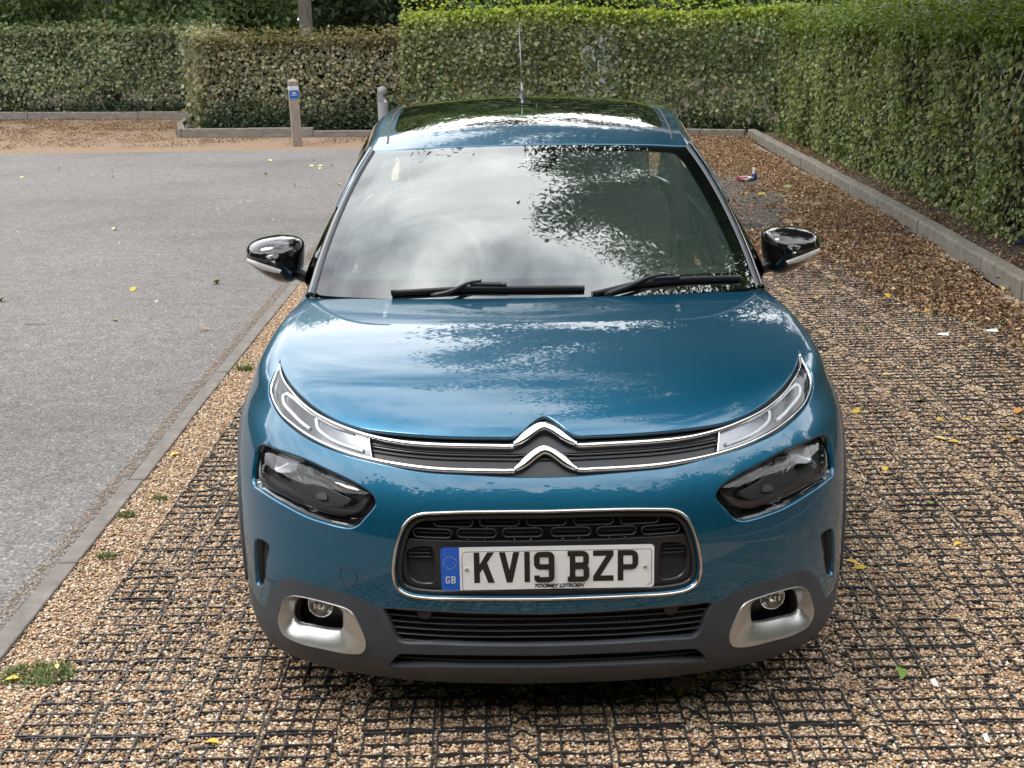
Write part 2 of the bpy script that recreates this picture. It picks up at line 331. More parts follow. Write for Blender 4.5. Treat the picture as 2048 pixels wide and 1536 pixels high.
def scatter(name, meshes, P, rot, idx, label, scl=None):
    """one uncountable mass: small patches instanced over a cloud of points (geometry nodes)"""
    c = bpy.data.collections.new(name + '_source')
    for i, me in enumerate(meshes): c.objects.link(bpy.data.objects.new('%s_patch_%02d' % (name, i), me))
    me = bpy.data.meshes.new(name); me.vertices.add(len(P)); me.vertices.foreach_set('co', np.asarray(P, np.float32).ravel())
    a = me.attributes.new('rot', 'FLOAT', 'POINT'); a.data.foreach_set('value', np.asarray(rot, np.float32))
    a = me.attributes.new('idx', 'INT', 'POINT'); a.data.foreach_set('value', np.asarray(idx, np.int32))
    a = me.attributes.new('scl', 'FLOAT', 'POINT'); a.data.foreach_set('value', np.asarray(scl if scl is not None else np.ones(len(P)), np.float32))
    o = bpy.data.objects.new(name, me); COL.objects.link(o)
    ng = bpy.data.node_groups.new(name, 'GeometryNodeTree'); ng.interface.new_socket('Geometry', in_out='INPUT', socket_type='NodeSocketGeometry'); ng.interface.new_socket('Geometry', in_out='OUTPUT', socket_type='NodeSocketGeometry')
    N = ng.nodes.new; L = ng.links.new; gi = N('NodeGroupInput'); go = N('NodeGroupOutput'); ip = N('GeometryNodeInstanceOnPoints'); ci = N('GeometryNodeCollectionInfo'); ci.inputs['Collection'].default_value = c; ci.inputs['Separate Children'].default_value = True; ci.inputs['Reset Children'].default_value = True
    def at_(n, ty): q = N('GeometryNodeInputNamedAttribute'); q.data_type = ty; q.inputs['Name'].default_value = n; return q.outputs['Attribute']
    cx = N('ShaderNodeCombineXYZ'); L(at_('rot', 'FLOAT'), cx.inputs['Z']); L(gi.outputs[0], ip.inputs['Points']); L(ci.outputs[0], ip.inputs['Instance']); ip.inputs['Pick Instance'].default_value = True
    L(at_('idx', 'INT'), ip.inputs['Instance Index']); L(cx.outputs[0], ip.inputs['Rotation']); L(at_('scl', 'FLOAT'), ip.inputs['Scale']); L(ip.outputs[0], go.inputs[0])
    md = o.modifiers.new('scatter', 'NODES'); md.node_group = ng; tag(o, label, None, None, 'stuff'); return o
def kerb_x(y): return np.interp(y, [-7, 5.7, 9.5, 18.85], [2.90, 3.20, 3.37, 3.62])
# gravel: angular shingle in patches of 0.25 m
T = .25
gp = [pebbles('gravel_patch', 1650, T * 1.04, .0036, .0072, 100 + k) for k in range(5)]
gx, gy = np.meshgrid(np.arange(-1.575 + T / 2, 3.7, T), np.arange(-2.5, 19, T)); gx = gx.ravel(); gy = gy.ravel(); k = (gx < kerb_x(gy) + .05) & (gy < 14.5) & ~(((gx - 1.7) / 1.05) ** 2 + ((gy - 11.6) / 2.5) ** 2 < 1 + .5 * (fbm(gx, gy, .8, 51) - .5)); gx, gy = gx[k], gy[k]
hz = -.0045 + .0022 * (fbm(gx, gy, .55, 3) - .5)
scatter('gravel', gp, np.stack([gx, gy, hz], 1), rng.integers(0, 4, len(gx)) * math.pi / 2, rng.integers(0, 5, len(gx)), 'tan and brown angular shingle filling the parking bay')
# spill of stones along the road side of the flush edging
sp_ = pebbles('spill_patch', 190, .25, .003, .0065, 300, .003); me = sp_
co = np.empty(len(me.vertices) * 3, np.float32); me.vertices.foreach_get('co', co); co = co.reshape(-1, 3); co[:, 0] *= .22; me.vertices.foreach_set('co', co.ravel())
ys = np.arange(-2, 17.5, .25); scatter('gravel_spill', [me], np.stack([-1.688 + .012 * (fbm(ys, ys * 0, .6, 5) - .5), ys, np.full(len(ys), .000)], 1), np.where(rng.random(len(ys)) > .5, 0, math.pi), np.zeros(len(ys)), 'loose stones strewn along the edge of the tarmac')
# ------------------------------------------------------------------ plastic gravel grid: tiles of 3 x 3 cells joined by omega loops
CELL = .0605; TILE = 3 * CELL; GAPD = .016; GAPO = .072; PER = 2 * TILE + GAPD + GAPO
def strip(V, F, P, w_=.0046, z1=.007, z0=-.012):
    P = np.asarray(P); t = np.gradient(P[:, :2], axis=0); t /= np.linalg.norm(t, axis=1)[:, None] + 1e-9; nn = np.stack([-t[:, 1], t[:, 0]], 1); b = len(V); n = len(P)
    for i in range(n):
        for s_, z_ in ((-1, z0), (-1, z1 + P[i, 2]), (1, z1 + P[i, 2]), (1, z0)): V.append((P[i, 0] + nn[i, 0] * s_ * w_ / 2, P[i, 1] + nn[i, 1] * s_ * w_ / 2, z_))
    for i in range(n - 1):
        for j in range(3): a = b + i*4 + j; F.append((a, a + 1, a + 5, a + 4))
def tile_mesh(ox, oy, seed):
    g = np.random.default_rng(seed); V = []; F = []; wv = lambda: g.normal() * .0014
    off = g.normal(size=(4, 4, 2)) * .0018; hh = g.normal(size=(4, 4)) * .0014 + g.normal() * .0007
    node = lambda i, j: np.array((i * CELL - TILE / 2 + off[i, j, 0], j * CELL - TILE / 2 + off[i, j, 1], hh[i, j]))
    for i in range(4):
        for A in ([node(i, j) for j in range(4)], [node(j, i) for j in range(4)]):
            P = []
            for a, b in zip(A[:-1], A[1:]):
                for t_ in (0, .33, .66): q = a * (1 - t_) + b * t_; P.append(q + np.array((wv() * .5, wv() * .5, g.normal() * .0008)))
            P.append(A[-1]); strip(V, F, P)
    def omega(c, d, n_):     # d: direction across the gap
        d = np.array(d, float); s_ = np.array((-d[1], d[0])); P = []
        for a, b in ((0, -.012), (.012, -.011), (.020, -.018), (.024, -.030), (.034, -.036), (.046, -.030), (.050, -.016), (.056, -.008), (.072, -.010)): q = np.array(c) + d * a * GAPO / .072 + s_ * (b + .012) * n_; P.append((q[0] + wv(), q[1] + wv(), -.001 + g.normal() * .001))
        strip(V, F, P)
    for k in range(3):
        c = (k - 1) * CELL
        if ox: omega((TILE / 2, c), (1, 0), 1 if k % 2 else -1)
        if oy: omega((c, TILE / 2), (0, 1), 1 if k % 2 else -1)
    me = bpy.data.meshes.new('grid_tile'); me.from_pydata(V, [], F); me.update(); me.materials.append(M('grid_plastic')); return me
tm = {(a, b): [tile_mesh(a, b, 50 + 10 * a + 20 * b + k) for k in range(4)] for a in (0, 1) for b in (0, 1)}
tiles = []
X0 = -.03; Y0 = -1.9
for i in range(-9, 20):
    for j in range(-8, 52):
        cx = X0 + (i // 2) * PER + (i % 2) * (TILE + GAPD) + TILE / 2; cy = Y0 + (j // 2) * PER + (j % 2) * (TILE + GAPD) + TILE / 2
        if cx - TILE / 2 < -1.56 or cx + TILE / 2 > kerb_x(cy) or cy < -1.6 or cy > 9.4: continue
        if -.70 < cx < .70 and .9 < cy < 3.6: continue
        cover = float(fbm(np.array([cx]), np.array([cy]), 1.1, 9)[0]); zz = .0014 - (.0035 if cx < 0 else .002) * max(0, cover - .52) / .25
        tiles.append((cx, cy, zz, i % 2, j % 2))
def vis(q):   # how large a tile shows from where the car is photographed; hidden under the car counts last
    x, y = q[:2]; d = math.hypot(x + .08, y + 3.25); hid = (abs(x) < .78 and .35 < y < 4.2); return (d + (50 if hid else 0) + (30 if (y < -.35) else 0) + (20 if abs(x + .08) > .36 * (y + 3.4) + .15 else 0))
tiles.sort(key=vis); stV = []; stF = []
for n_, (cx, cy, zz, a, b) in enumerate(tiles):
    me = tm[(a, b)][rng.integers(0, 4)]
    if n_ < 300:
        o = bpy.data.objects.new('grid_tile', me); COL.objects.link(o); o.parent = bay; o.location = (cx + rng.normal() * .002, cy + rng.normal() * .002, zz); o.rotation_euler = (0, 0, rng.normal() * .012)
    else:
        q = np.empty(len(me.vertices) * 3, np.float32); me.vertices.foreach_get('co', q); q = q.reshape(-1, 3) + np.array((cx, cy, zz)); fi_ = np.empty(len(me.loops), np.int32); me.loops.foreach_get('vertex_index', fi_); stF.append(fi_.reshape(-1, 4) + sum(len(v) for v in stV)); stV.append(q)
o = link('grid_tiles', fastmesh('grid_tiles', np.concatenate(stV), np.concatenate(stF)), 'grid_plastic', bay, False); tag(o, kind='stuff')
# ------------------------------------------------------------------ flush concrete edging on the left, kerb on the right, low edgings behind
def blocks(name, root, path, length, wdt, h, m_, gap=.008, z0=-.05, jit=.004, bev=.006, dip=None):
    P = [Vector((*p, 0)) for p in path]
    for a, b in zip(P[:-1], P[1:]):
        L_ = (b - a).length; n = max(1, round(L_ / length)); d = (b - a) / n; ang = math.atan2(d.y, d.x)
        for i in range(n):
            c = a + d * (i + .5); hh = h * (dip(c) if dip else 1); mbx = MB().box((0, 0, (hh + z0) / 2), (d.length - gap, wdt, hh - z0)); o = mbx.build(name, m_, root, False, bevel=bev); o.location = (c.x + random.gauss(0, jit), c.y, random.gauss(0, jit * .5)); o.rotation_euler = (0, 0, ang + random.gauss(0, .004))
def setting(name, P, z, w_, m_):
    a, b = np.array(P[0]), np.array(P[-1]); V = []; F = []
    for i, p in enumerate(P):
        t = np.array(P[min(i + 1, len(P) - 1)]) - np.array(P[max(i - 1, 0)]); t = t / np.linalg.norm(t); n = np.array((-t[1], t[0])); V += [(*(np.array(p) + n * w_ / 2), z), (*(np.array(p) - n * w_ / 2), z)]
    for i in range(len(P) - 1): F.append((2*i, 2*i + 1, 2*i + 3, 2*i + 2))
    o = mk(name, V, F, m_, None, False); tag(o, None, None, None, 'structure'); return o
ed = setting('edging_strip', [(-1.617, -6), (-1.612, 17.8)], -.006, .10, 'soil'); blocks('edging_stone', ed, [(-1.617, -6), (-1.612, 17.8)], .915, .068, .010, 'concrete_edge', jit=.003)
kp = [(2.98, -6), (3.265, 5.7), (3.43, 9.5), (3.68, 18.9)]
kb = setting('kerb', kp, -.006, .20, 'soil'); blocks('kerb_stone', kb, kp, .915, .13, .125, 'concrete', .010, jit=.006, bev=.018)
ep = [(3.60, 18.95), (2.3, 19.55), (.2, 19.9), (-2.3, 20.45)]
eb = setting('back_kerb', ep, -.006, .2, 'soil'); blocks('kerb_stone', eb, ep, .9, .12, .11, 'concrete', .01, jit=.005, bev=.014)
tp = [(-2.3, 20.45), (-3.3, 20.62), (-5.55, 20.95), (-5.95, 22.6), (-6.35, 25.85), (-12.5, 27.45)]
te = setting('timber_edging', tp, -.006, .2, 'soil'); blocks('edging_board', te, tp, 1.2, .11, .145, 'timber_edge', .006, jit=.005, bev=.01, dip=lambda c: 1 - .5 * max(0, min(1, (c.x + 3.6) / 1.2)))
# bank of soil the hedges grow in
sheet('planting_bed', [(3.33, 5.7), (3.5, 9.5), (3.74, 18.9), (3.6, 19.1), (2.3, 19.65), (-2.3, 20.55), (-3.3, 20.72), (-5.5, 21.05), (-5.85, 22.6), (-6.2, 25.8), (-14, 27.8), (-30, 60), (60, 60), (60, -20), (3.05, -6)], .03, 'soil')

# ================================================================== VEGETATION
KITE = np.array([(0, 0, 0), (.5, .45, .10), (0, 1, -.06), (-.5, .45, .10)])
OVAL = np.array([(0, 0, 0), (.36, .28, .06), (.34, .68, .08), (0, 1, -.10), (-.34, .68, .08), (-.36, .28, .06)])
def leaves(P, Nrm, size, C, g, shape=KITE, aspect=.62, droop=.3, spread=.7):
    """leaf-sized faces: P points, Nrm outward directions, one colour each"""
    n = len(P); z = Nrm + g.normal(size=(n, 3)) * spread; z /= np.linalg.norm(z, axis=1)[:, None]
    y = g.normal(size=(n, 3)) + np.array((0, 0, -droop)); y -= z * np.einsum('ij,ij->i', y, z)[:, None]; y /= np.linalg.norm(y, axis=1)[:, None]; x = np.cross(y, z)
    s = (size * (.65 + .7 * g.random(n)))[:, None, None] if np.isscalar(size) else size[:, None, None]
    V = (x[:, None, :] * shape[None, :, :1] * aspect + y[:, None, :] * shape[None, :, 1:2] + z[:, None, :] * shape[None, :, 2:]) * s + P[:, None, :]
    k = len(shape); m_ = n
    if k == 4: F = np.array([(0, 1, 2, 3)])
    else: F = np.array([(0, 1, 2, 3), (0, 3, 4, 5)])
    F = (F[None] + (np.arange(n) * k)[:, None, None]).reshape(-1, 4)
    return V.reshape(-1, 3), F, np.repeat(C, k, 0)
def leafobj(name, parts, parent, mt='leaf'):
    V = np.concatenate([p[0] for p in parts]); C = np.concatenate([p[2] for p in parts]); F = []; b = 0
    for p in parts: F.append(p[1] + b); b += len(p[0])
    me = fastmesh(name, V, np.concatenate(F)); setcol(me, C); return link(name, me, mt, parent, False)
def palette(n, g, cols, wts, var=.35):
    c = np.array(cols)[g.choice(len(cols), n, p=np.array(wts) / sum(wts))]; return c * (1 - var / 2 + var * g.random((n, 1)))
def hedge(name, label, path, width, height, dens, leaf, cols, wts, seed, topcols=None, topw=None, shape=KITE, gap=None, core=True, hvar=.10, stem_step=.45, base=0., fray=.10, foot=.10, asp=.85, coredepth=.24, spread=.6):
    """clipped hedge: stems, a near-black box painted for the shaded inside and a shell of leaves over both faces, ends and the top"""
    g = np.random.default_rng(seed); root = empty(name, (*path[0], base)); tag(root, label, 'hedge'); parts = []; px0, py0 = path[0]
    P = np.array(path, float) - np.array(path[0])
    for a, b in zip(P[:-1], P[1:]):
        L_ = np.linalg.norm(b - a); t = (b - a) / L_; nn = np.array((t[1], -t[0]))
        top = lambda u: height * (1 + hvar * (fbm(u + seed, u * 0 + a[0], 1.3, seed) - .5) * 2)
        dp = lambda u, z: .17 * (fbm(u + 3 * seed, z, .8, seed + 1) - .5) * 2
        for side in (1, -1):
            n = int(L_ * height * dens * (1 if side > 0 else .35)); u = g.random(n) * L_; z = g.random(n) ** .93 * (top(u)) ; depth = np.abs(g.normal(size=n)) * .085
            keep = np.ones(n, bool)
            if gap is not None: keep = g.random(n) < gap(u + a[0], z)
            d = width / 2 - depth + dp(u, z) + np.where(g.random(n) < .05, g.random(n) * fray, 0)
            d -= foot * np.clip(1 - z / .35, 0, 1)                               # the foot of the hedge draws back
            Q = np.stack([a[0] + t[0] * u + nn[0] * d * side, a[1] + t[1] * u + nn[1] * d * side, z], 1)[keep]
            C = palette(n, g, cols, wts)
            patch = fbm(u, z, .55, seed + 4); C = C * (.72 + .55 * patch)[:, None]
            if topcols is not None: k = np.clip((z / top(u) - .80) / .2, 0, 1)[:, None]; C = C * (1 - k) + palette(n, g, topcols, topw) * k
            C = C[keep]; Nn = np.repeat(np.array([[nn[0] * side, nn[1] * side, .25]]), len(Q), 0); parts.append(leaves(Q, Nn, leaf, C, g, shape, asp, .3, spread))
        n = int(L_ * width * dens * 1.15); u = g.random(n) * L_; w_ = (g.random(n) - .5) * width * 1.02; z = top(u) - np.abs(g.normal(size=n)) * .06 + np.where(g.random(n) < .22, g.random(n) * fray * 1.9, 0)
        Q = np.stack([a[0] + t[0] * u + nn[0] * w_, a[1] + t[1] * u + nn[1] * w_, z], 1); parts.append(leaves(Q, np.repeat([[0, 0, 1.]], n, 0), leaf, palette(n, g, topcols or cols, topw or wts), g, shape, asp, .3, spread))
        for e_, s_ in ((a, -1), (b, 1)):
            n = int(width * height * dens); w_ = (g.random(n) - .5) * width; z = g.random(n) * height; q = e_ + 0 * t; Q = np.stack([q[0] - t[0] * s_ * np.abs(g.normal(size=n)) * .05 + nn[0] * w_, q[1] - t[1] * s_ * np.abs(g.normal(size=n)) * .05 + nn[1] * w_, z], 1)
            parts.append(leaves(Q, np.repeat([[t[0] * s_, t[1] * s_, .2]], n, 0), leaf, palette(n, g, cols, wts), g, shape, asp, .3, spread))
        st = MB()
        for u in np.arange(.15, L_, stem_step):
            u += g.normal() * .08; q = a + t * u; x_, y_ = q; lean = g.normal(size=2) * .08
            st.tube([(x_, y_, -.05), (x_ + lean[0] * .5, y_ + lean[1] * .5, height * .45), (x_ + lean[0], y_ + lean[1], height * .9)], [.022, .016, .008], 6)
            for k in range(5):
                z_ = height * (.2 + .6 * g.random()); an_ = g.random() * 6.28; st.tube([(x_, y_, z_), (x_ + .28 * math.cos(an_), y_ + .28 * math.sin(an_), z_ + .22)], [.008, .003], 5)
        st.build('stem', 'bark', root, True)
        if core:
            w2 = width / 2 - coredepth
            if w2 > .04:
                c = [(*(a + t * .15 + nn * w2), .12), (*(a + t * .15 - nn * w2), .12), (*(b - t * .15 - nn * w2), .12), (*(b - t * .15 + nn * w2), .12)]; mk('dark_core', c + [(x, y, height - .18) for x, y, z in c], [(0, 1, 2, 3), (7, 6, 5, 4), (0, 4, 5, 1), (1, 5, 6, 2), (2, 6, 7, 3), (3, 7, 4, 0)], 'hedge_core', root, False)  # solid near-black box painted as the shade deep inside the hedge
    leafobj('foliage', parts, root); return root
GR = [(0.157, 0.2025, 0.0785), (0.22, 0.2613, 0.1063), (0.111, 0.1482, 0.0613), (0.2921, 0.3023, 0.1267), (0.08, 0.109, 0.0513), (0.3325, 0.2497, 0.1256)]
GRW = [3, 3, 2.5, 1.4, 1.6, .35]
BR = [(0.2784, 0.2784, 0.1827), (0.3308, 0.3139, 0.2069), (0.1981, 0.2122, 0.1432), (0.3725, 0.326, 0.2248), (0.1486, 0.1626, 0.1147), (0.4055, 0.3352, 0.2367)]
DK = [(0.1603, 0.2007, 0.1199), (0.2378, 0.2782, 0.1628), (0.1144, 0.1433, 0.0912), (0.3185, 0.3417, 0.1975), (0.3591, 0.316, 0.2062)]
BT = [(0.239, 0.312, 0.043), (0.312, 0.362, 0.051), (0.174, 0.246, 0.041), (0.377, 0.37, 0.058)]; BTW = [3, 2.2, 2.5, .8]  # sunlight on the tall hedge's top is put into these brighter leaf colours
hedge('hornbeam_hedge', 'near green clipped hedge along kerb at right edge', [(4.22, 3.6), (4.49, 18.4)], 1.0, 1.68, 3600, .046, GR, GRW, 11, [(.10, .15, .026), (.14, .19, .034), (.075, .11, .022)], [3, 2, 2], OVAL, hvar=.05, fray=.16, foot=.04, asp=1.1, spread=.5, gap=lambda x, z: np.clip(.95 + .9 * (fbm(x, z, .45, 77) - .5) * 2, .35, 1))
def gap1(x, z): return np.clip(.66 + .7 * (fbm(x, z, .5, 21) - .5) * 2 + .35 * (x < 2.2) - .35 * np.exp(-((x - 3.05) / .42) ** 2 - ((z - 1.15) / .38) ** 2), .10, 1)
hedge('tall_hedge', 'tall thin hedge with bright green top behind the car', [(-1.72, 20.35), (4.6, 19.55)], .50, 1.97, 1500, .066, DK + GR[:2], [3, 3, 2.4, 1.6, .8, 1.2, .8], 12, BT, BTW, KITE, gap=gap1, core=False, hvar=.06, fray=.22, stem_step=.5)
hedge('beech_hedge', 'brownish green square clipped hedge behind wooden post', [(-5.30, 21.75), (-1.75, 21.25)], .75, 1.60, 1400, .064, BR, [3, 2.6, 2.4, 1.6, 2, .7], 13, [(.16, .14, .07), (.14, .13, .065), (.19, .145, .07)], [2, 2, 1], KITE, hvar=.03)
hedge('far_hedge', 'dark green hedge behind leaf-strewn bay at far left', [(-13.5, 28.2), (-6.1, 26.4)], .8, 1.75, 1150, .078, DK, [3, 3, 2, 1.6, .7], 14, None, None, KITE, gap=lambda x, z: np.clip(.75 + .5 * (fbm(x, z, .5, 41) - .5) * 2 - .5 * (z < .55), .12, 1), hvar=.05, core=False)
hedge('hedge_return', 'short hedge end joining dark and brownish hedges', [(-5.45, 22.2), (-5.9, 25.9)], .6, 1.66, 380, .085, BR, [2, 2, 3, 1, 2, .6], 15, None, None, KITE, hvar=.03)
# ground ivy at the foot of the hedges
def ivy(name, label, x0, x1, y0, y1, n, h, seed, cols=((.028, .050, .020), (.045, .075, .028), (.020, .036, .016))):
    g = np.random.default_rng(seed); x = x0 + (x1 - x0) * g.random(n); y = y0 + (y1 - y0) * (x - x0) / (x1 - x0 + 1e-9) + g.normal(size=n) * .09; z = .03 + np.abs(g.normal(size=n)) * h * (.4 + fbm(x, y, .5, seed))
    o = leafobj(name, [leaves(np.stack([x, y, z], 1), np.repeat([[0, -.5, .8]], n, 0), .07, palette(n, g, cols, [3, 2, 2]), g)], None); tag(o, label, None, None, 'stuff')
ivy('ground_ivy', 'dark ivy creeping under the brownish hedge', -5.3, -1.8, 21.25, 20.85, 3600, .28, 61); ivy('ground_ivy', 'dark ivy under the far left hedge', -11.5, -6.4, 27.5, 26.1, 3000, .22, 62); ivy('ground_ivy', 'dark ivy under the tall hedge', 1.0, 4.0, 20.0, 19.5, 2200, .20, 63)
def limb(mb, p, d, L_, r, depth, g, tips, n=5, up=.12):
    P = [Vector(p)]; d = Vector(d).normalized(); rr = [r]
    for i in range(n):
        d = (d + Vector(g.normal(size=3) * .16) + Vector((0, 0, up * .5))).normalized(); P.append(P[-1] + d * L_ / n); rr.append(r * (1 - .75 * (i + 1) / n))
    mb.tube(P, rr, 8 if r > .05 else 5)
    if depth > 0:
        for k in range(4 if depth > 1 else 5):
            i = 2 + int(g.integers(0, n - 1)); i = min(i, n); dd = (d + Vector(g.normal(size=3)) * .75).normalized(); limb(mb, P[i], dd, L_ * (.5 + .25 * g.random()), rr[i] * .8 + .004, depth - 1, g, tips, n, up)
    tips.append((P[-1], d)); tips.append((P[n // 2 + 1], d))
def tree(name, label, base, th, tr, crown_r, limbs, leaf, per, cols, wts, seed, lean=(0, 0), L_=2.4, flat=1., leafshape=KITE, aspect=.6, clump=.45, aim=None, trunk_mat='bark', depth=2, zmin=None):
    g = np.random.default_rng(seed); root = empty(name, base); tag(root, label, 'tree'); mb = MB(); tips = []
    P = [Vector((lean[0] * t_ ** 1.5, lean[1] * t_ ** 1.5, th * t_ - .1)) + Vector((g.normal() * .03, g.normal() * .03, 0)) for t_ in np.linspace(0, 1, 9)]
    mb.tube(P, [tr * (1.35 - .35 * min(1, i / 2)) * (1 - .5 * i / 8) for i in range(9)], 12); mb.build('trunk', trunk_mat, root, True); lm = MB()
    for k in range(limbs):
        a = 2 * math.pi * (k + .5 * g.random()) / limbs; i = 4 + k % 5; d = Vector((math.cos(a), math.sin(a), .45 + .5 * g.random()))
        if aim is not None: d = d * .6 + Vector(aim) * .9
        limb(lm, P[min(i, 8)], d, L_ * (.8 + .5 * g.random()), tr * .42, depth, g, tips)
    lm.build('limb', trunk_mat, root, True); parts = []
    T_ = np.array([t_[0][:] for t_ in tips])
    if zmin: T_ = T_[T_[:, 2] > zmin]
    n = len(T_) * per; c = np.repeat(T_, per, 0); off = g.normal(size=(n, 3)); off /= np.linalg.norm(off, axis=1)[:, None] + 1e-9; off *= (g.random(n) ** .5)[:, None] * clump * (.7 + .6 * g.random((n, 1))); off[:, 2] *= .65 * flat
    C = palette(n, g, cols, wts) * np.repeat(.7 + .6 * g.random(len(T_)), per)[:, None]
    parts.append(leaves(c + off, off / (np.linalg.norm(off, axis=1)[:, None] + 1e-9) + np.array((0, 0, .4)), leaf, C, g, leafshape, aspect)); leafobj('crown', parts, root); return root
TG = [(0.0936, 0.151, 0.0491), (0.1346, 0.1992, 0.0629), (0.065, 0.1051, 0.0392), (0.1748, 0.2322, 0.0758)]; TW = [3, 2.4, 2, 1]
TD = [(0.0462, 0.0696, 0.0333), (0.0683, 0.0968, 0.0423), (0.0299, 0.0455, 0.0234)]
# trees behind the hedges, filling the picture above them
tree('broadleaf_tree', 'grey barked tree trunk rising behind the brownish hedge', (-4.15, 26.5, 0), 7.0, .16, 2, 9, .18, 70, TG, TW, 71, L_=2.6, clump=.75)
tree('broadleaf_tree', 'leafy tree with dark trunk behind far left hedge', (-9.0, 29.6, 0), 6.4, .17, 2, 9, .18, 70, TG, TW, 72, L_=2.8, clump=.8)
def shrub(name, label, c, r, n, leaf, cols, wts, seed):
    g = np.random.default_rng(seed); root = empty(name, (c[0], c[1], 0)); tag(root, label, 'shrub'); k = 40; cl = g.normal(size=(k, 3)); cl /= np.linalg.norm(cl, axis=1)[:, None]; cl = cl * (g.random((k, 1)) ** .4) * np.array(r) * .82 + np.array((0, 0, c[2]))
    i = g.integers(0, k, n); off = g.normal(size=(n, 3)); off /= np.linalg.norm(off, axis=1)[:, None]; off *= (g.random((n, 1)) ** .5) * np.array(r) * .34; P = cl[i] + off; P = P[P[:, 2] > .05]; m_ = len(P)
    Cc = palette(m_, g, cols, wts) * (.65 + .7 * g.random(k))[i[:m_]][:, None]; leafobj('foliage', [leaves(P, off[:m_] / (np.linalg.norm(off[:m_], axis=1)[:, None] + 1e-9) + np.array((0, -.2, .4)), leaf, Cc, g)], root)
    mb = MB()
    for q in range(9): e_ = cl[q]; mb.tube([(g.normal() * .12, g.normal() * .12, 0), (e_[0] * .5, e_[1] * .5, e_[2] * .55), tuple(e_)], [.04, .025, .01], 6)
    mb.build('stem', 'bark', root, True); return root
shrub('shrub', 'pale green loose shrub above the hedges at top left', (-6.9, 28.6, 1.75), (2.6, 1.2, 1.15), 12000, .13, [(.15, .21, .09), (.20, .27, .11), (.10, .15, .06)], [3, 2, 2], 81)
shrub('shrub', 'mid green shrub above the far left hedge corner', (-11.4, 30.2, 1.75), (2.8, 1.2, 1.2), 12000, .14, [(.13, .19, .08), (.18, .24, .10), (.09, .13, .055)], [3, 2, 2], 82)
shrub('shrub', 'dark shrub in the gap right of the grey trunk', (-2.4, 29.5, 1.9), (2.4, 1.6, 2.0), 8000, .16, TD, [3, 2, 2], 83)
shrub('shrub', 'dark shrub seen above the tall hedge centre', (1.6, 30.5, 2.0), (2.6, 1.6, 2.2), 8000, .16, TD + TG[:1], [3, 2, 2, 2], 84)
shrub('shrub', 'green shrub rising behind the corner of the hedges', (5.2, 24.5, 2.2), (2.2, 1.4, 1.9), 8000, .14, TG, TW, 85)
shrub('shrub', 'green shrub behind the near hedge top right', (6.6, 15.5, 1.9), (1.6, 3.2, 1.7), 9000, .11, TG, TW, 86)
shrub('shrub', 'dense shrub behind the hedge nearest the right edge', (6.3, 10.2, 1.7), (1.4, 2.8, 1.5), 9000, .10, GR[:4], [3, 2, 2, 1], 87)
# a distant wood closes the view all round
def wood(name, label, path, h, n, leaf, cols, wts, seed):
    g = np.random.default_rng(seed); P = np.array(path, float); s = np.concatenate([[0], np.cumsum(np.linalg.norm(np.diff(P, axis=0), axis=1))]); u = g.random(n) * s[-1]; x = np.interp(u, s, P[:, 0]); y = np.interp(u, s, P[:, 1]); z = g.random(n) ** .9 * h * (.6 + .6 * fbm(u, u * 0, 5., seed))
    d = g.normal(size=(n, 2)) * .9 * (1 + .8 * (fbm(u, z, 2.2, seed + 1) - .5)[:, None]); Q = np.stack([x + d[:, 0], y + d[:, 1], z], 1); C = palette(n, g, cols, wts) * (.55 + .9 * fbm(u, z, 1.4, seed + 2))[:, None]
    cen = np.array((0., 5., 0.)); Nn = cen - Q; Nn[:, 2] = 6; Nn /= np.linalg.norm(Nn, axis=1)[:, None]; o = leafobj(name, [leaves(Q, Nn, leaf, C, g)], None); tag(o, label, None, None, 'stuff')
wood('distant_wood', 'mass of trees closing the view behind the hedges', [(-42, 22), (-24, 40), (-6, 43), (10, 42), (26, 32), (30, 10)], 13.0, 130000, .56, TD + TG[:2], [3, 2.5, 2, 2, 1.2], 91)
wood('distant_wood', 'mass of trees on the far side of the road', [(-46, 18), (-42, -6), (-20, -13), (-8, -14), (6, -14), (16, -11), (28, 6)], 14.0, 90000, .75, TD + TG[:2], [3, 2.5, 2, 2, 1.2], 92)
# tall ash tree beside the bay: its boughs hang over the car and are mirrored in bonnet and windscreen
AS = [(.045, .078, .022), (.065, .105, .028), (.030, .052, .017)]
tree('ash_tree', 'tall ash tree beside the bay, mirrored in windscreen and bonnet', (6.7, 9.3, 0), 7.3, .22, 3, 13, .125, 260, AS, [3, 2, 2], 101, lean=(-.7, .2), L_=3.6, clump=.62, aim=(-.9, -.05, .15), aspect=.34, zmin=3.8)
tree('ash_tree', 'second ash tree near the camera, mirrored at bonnet right side', (6.2, 5.3, 0), 6.9, .20, 3, 12, .12, 260, AS, [3, 2, 2], 103, lean=(-.7, .0), L_=3.5, clump=.60, aim=(-.85, .1, .2), aspect=.34, zmin=3.8)
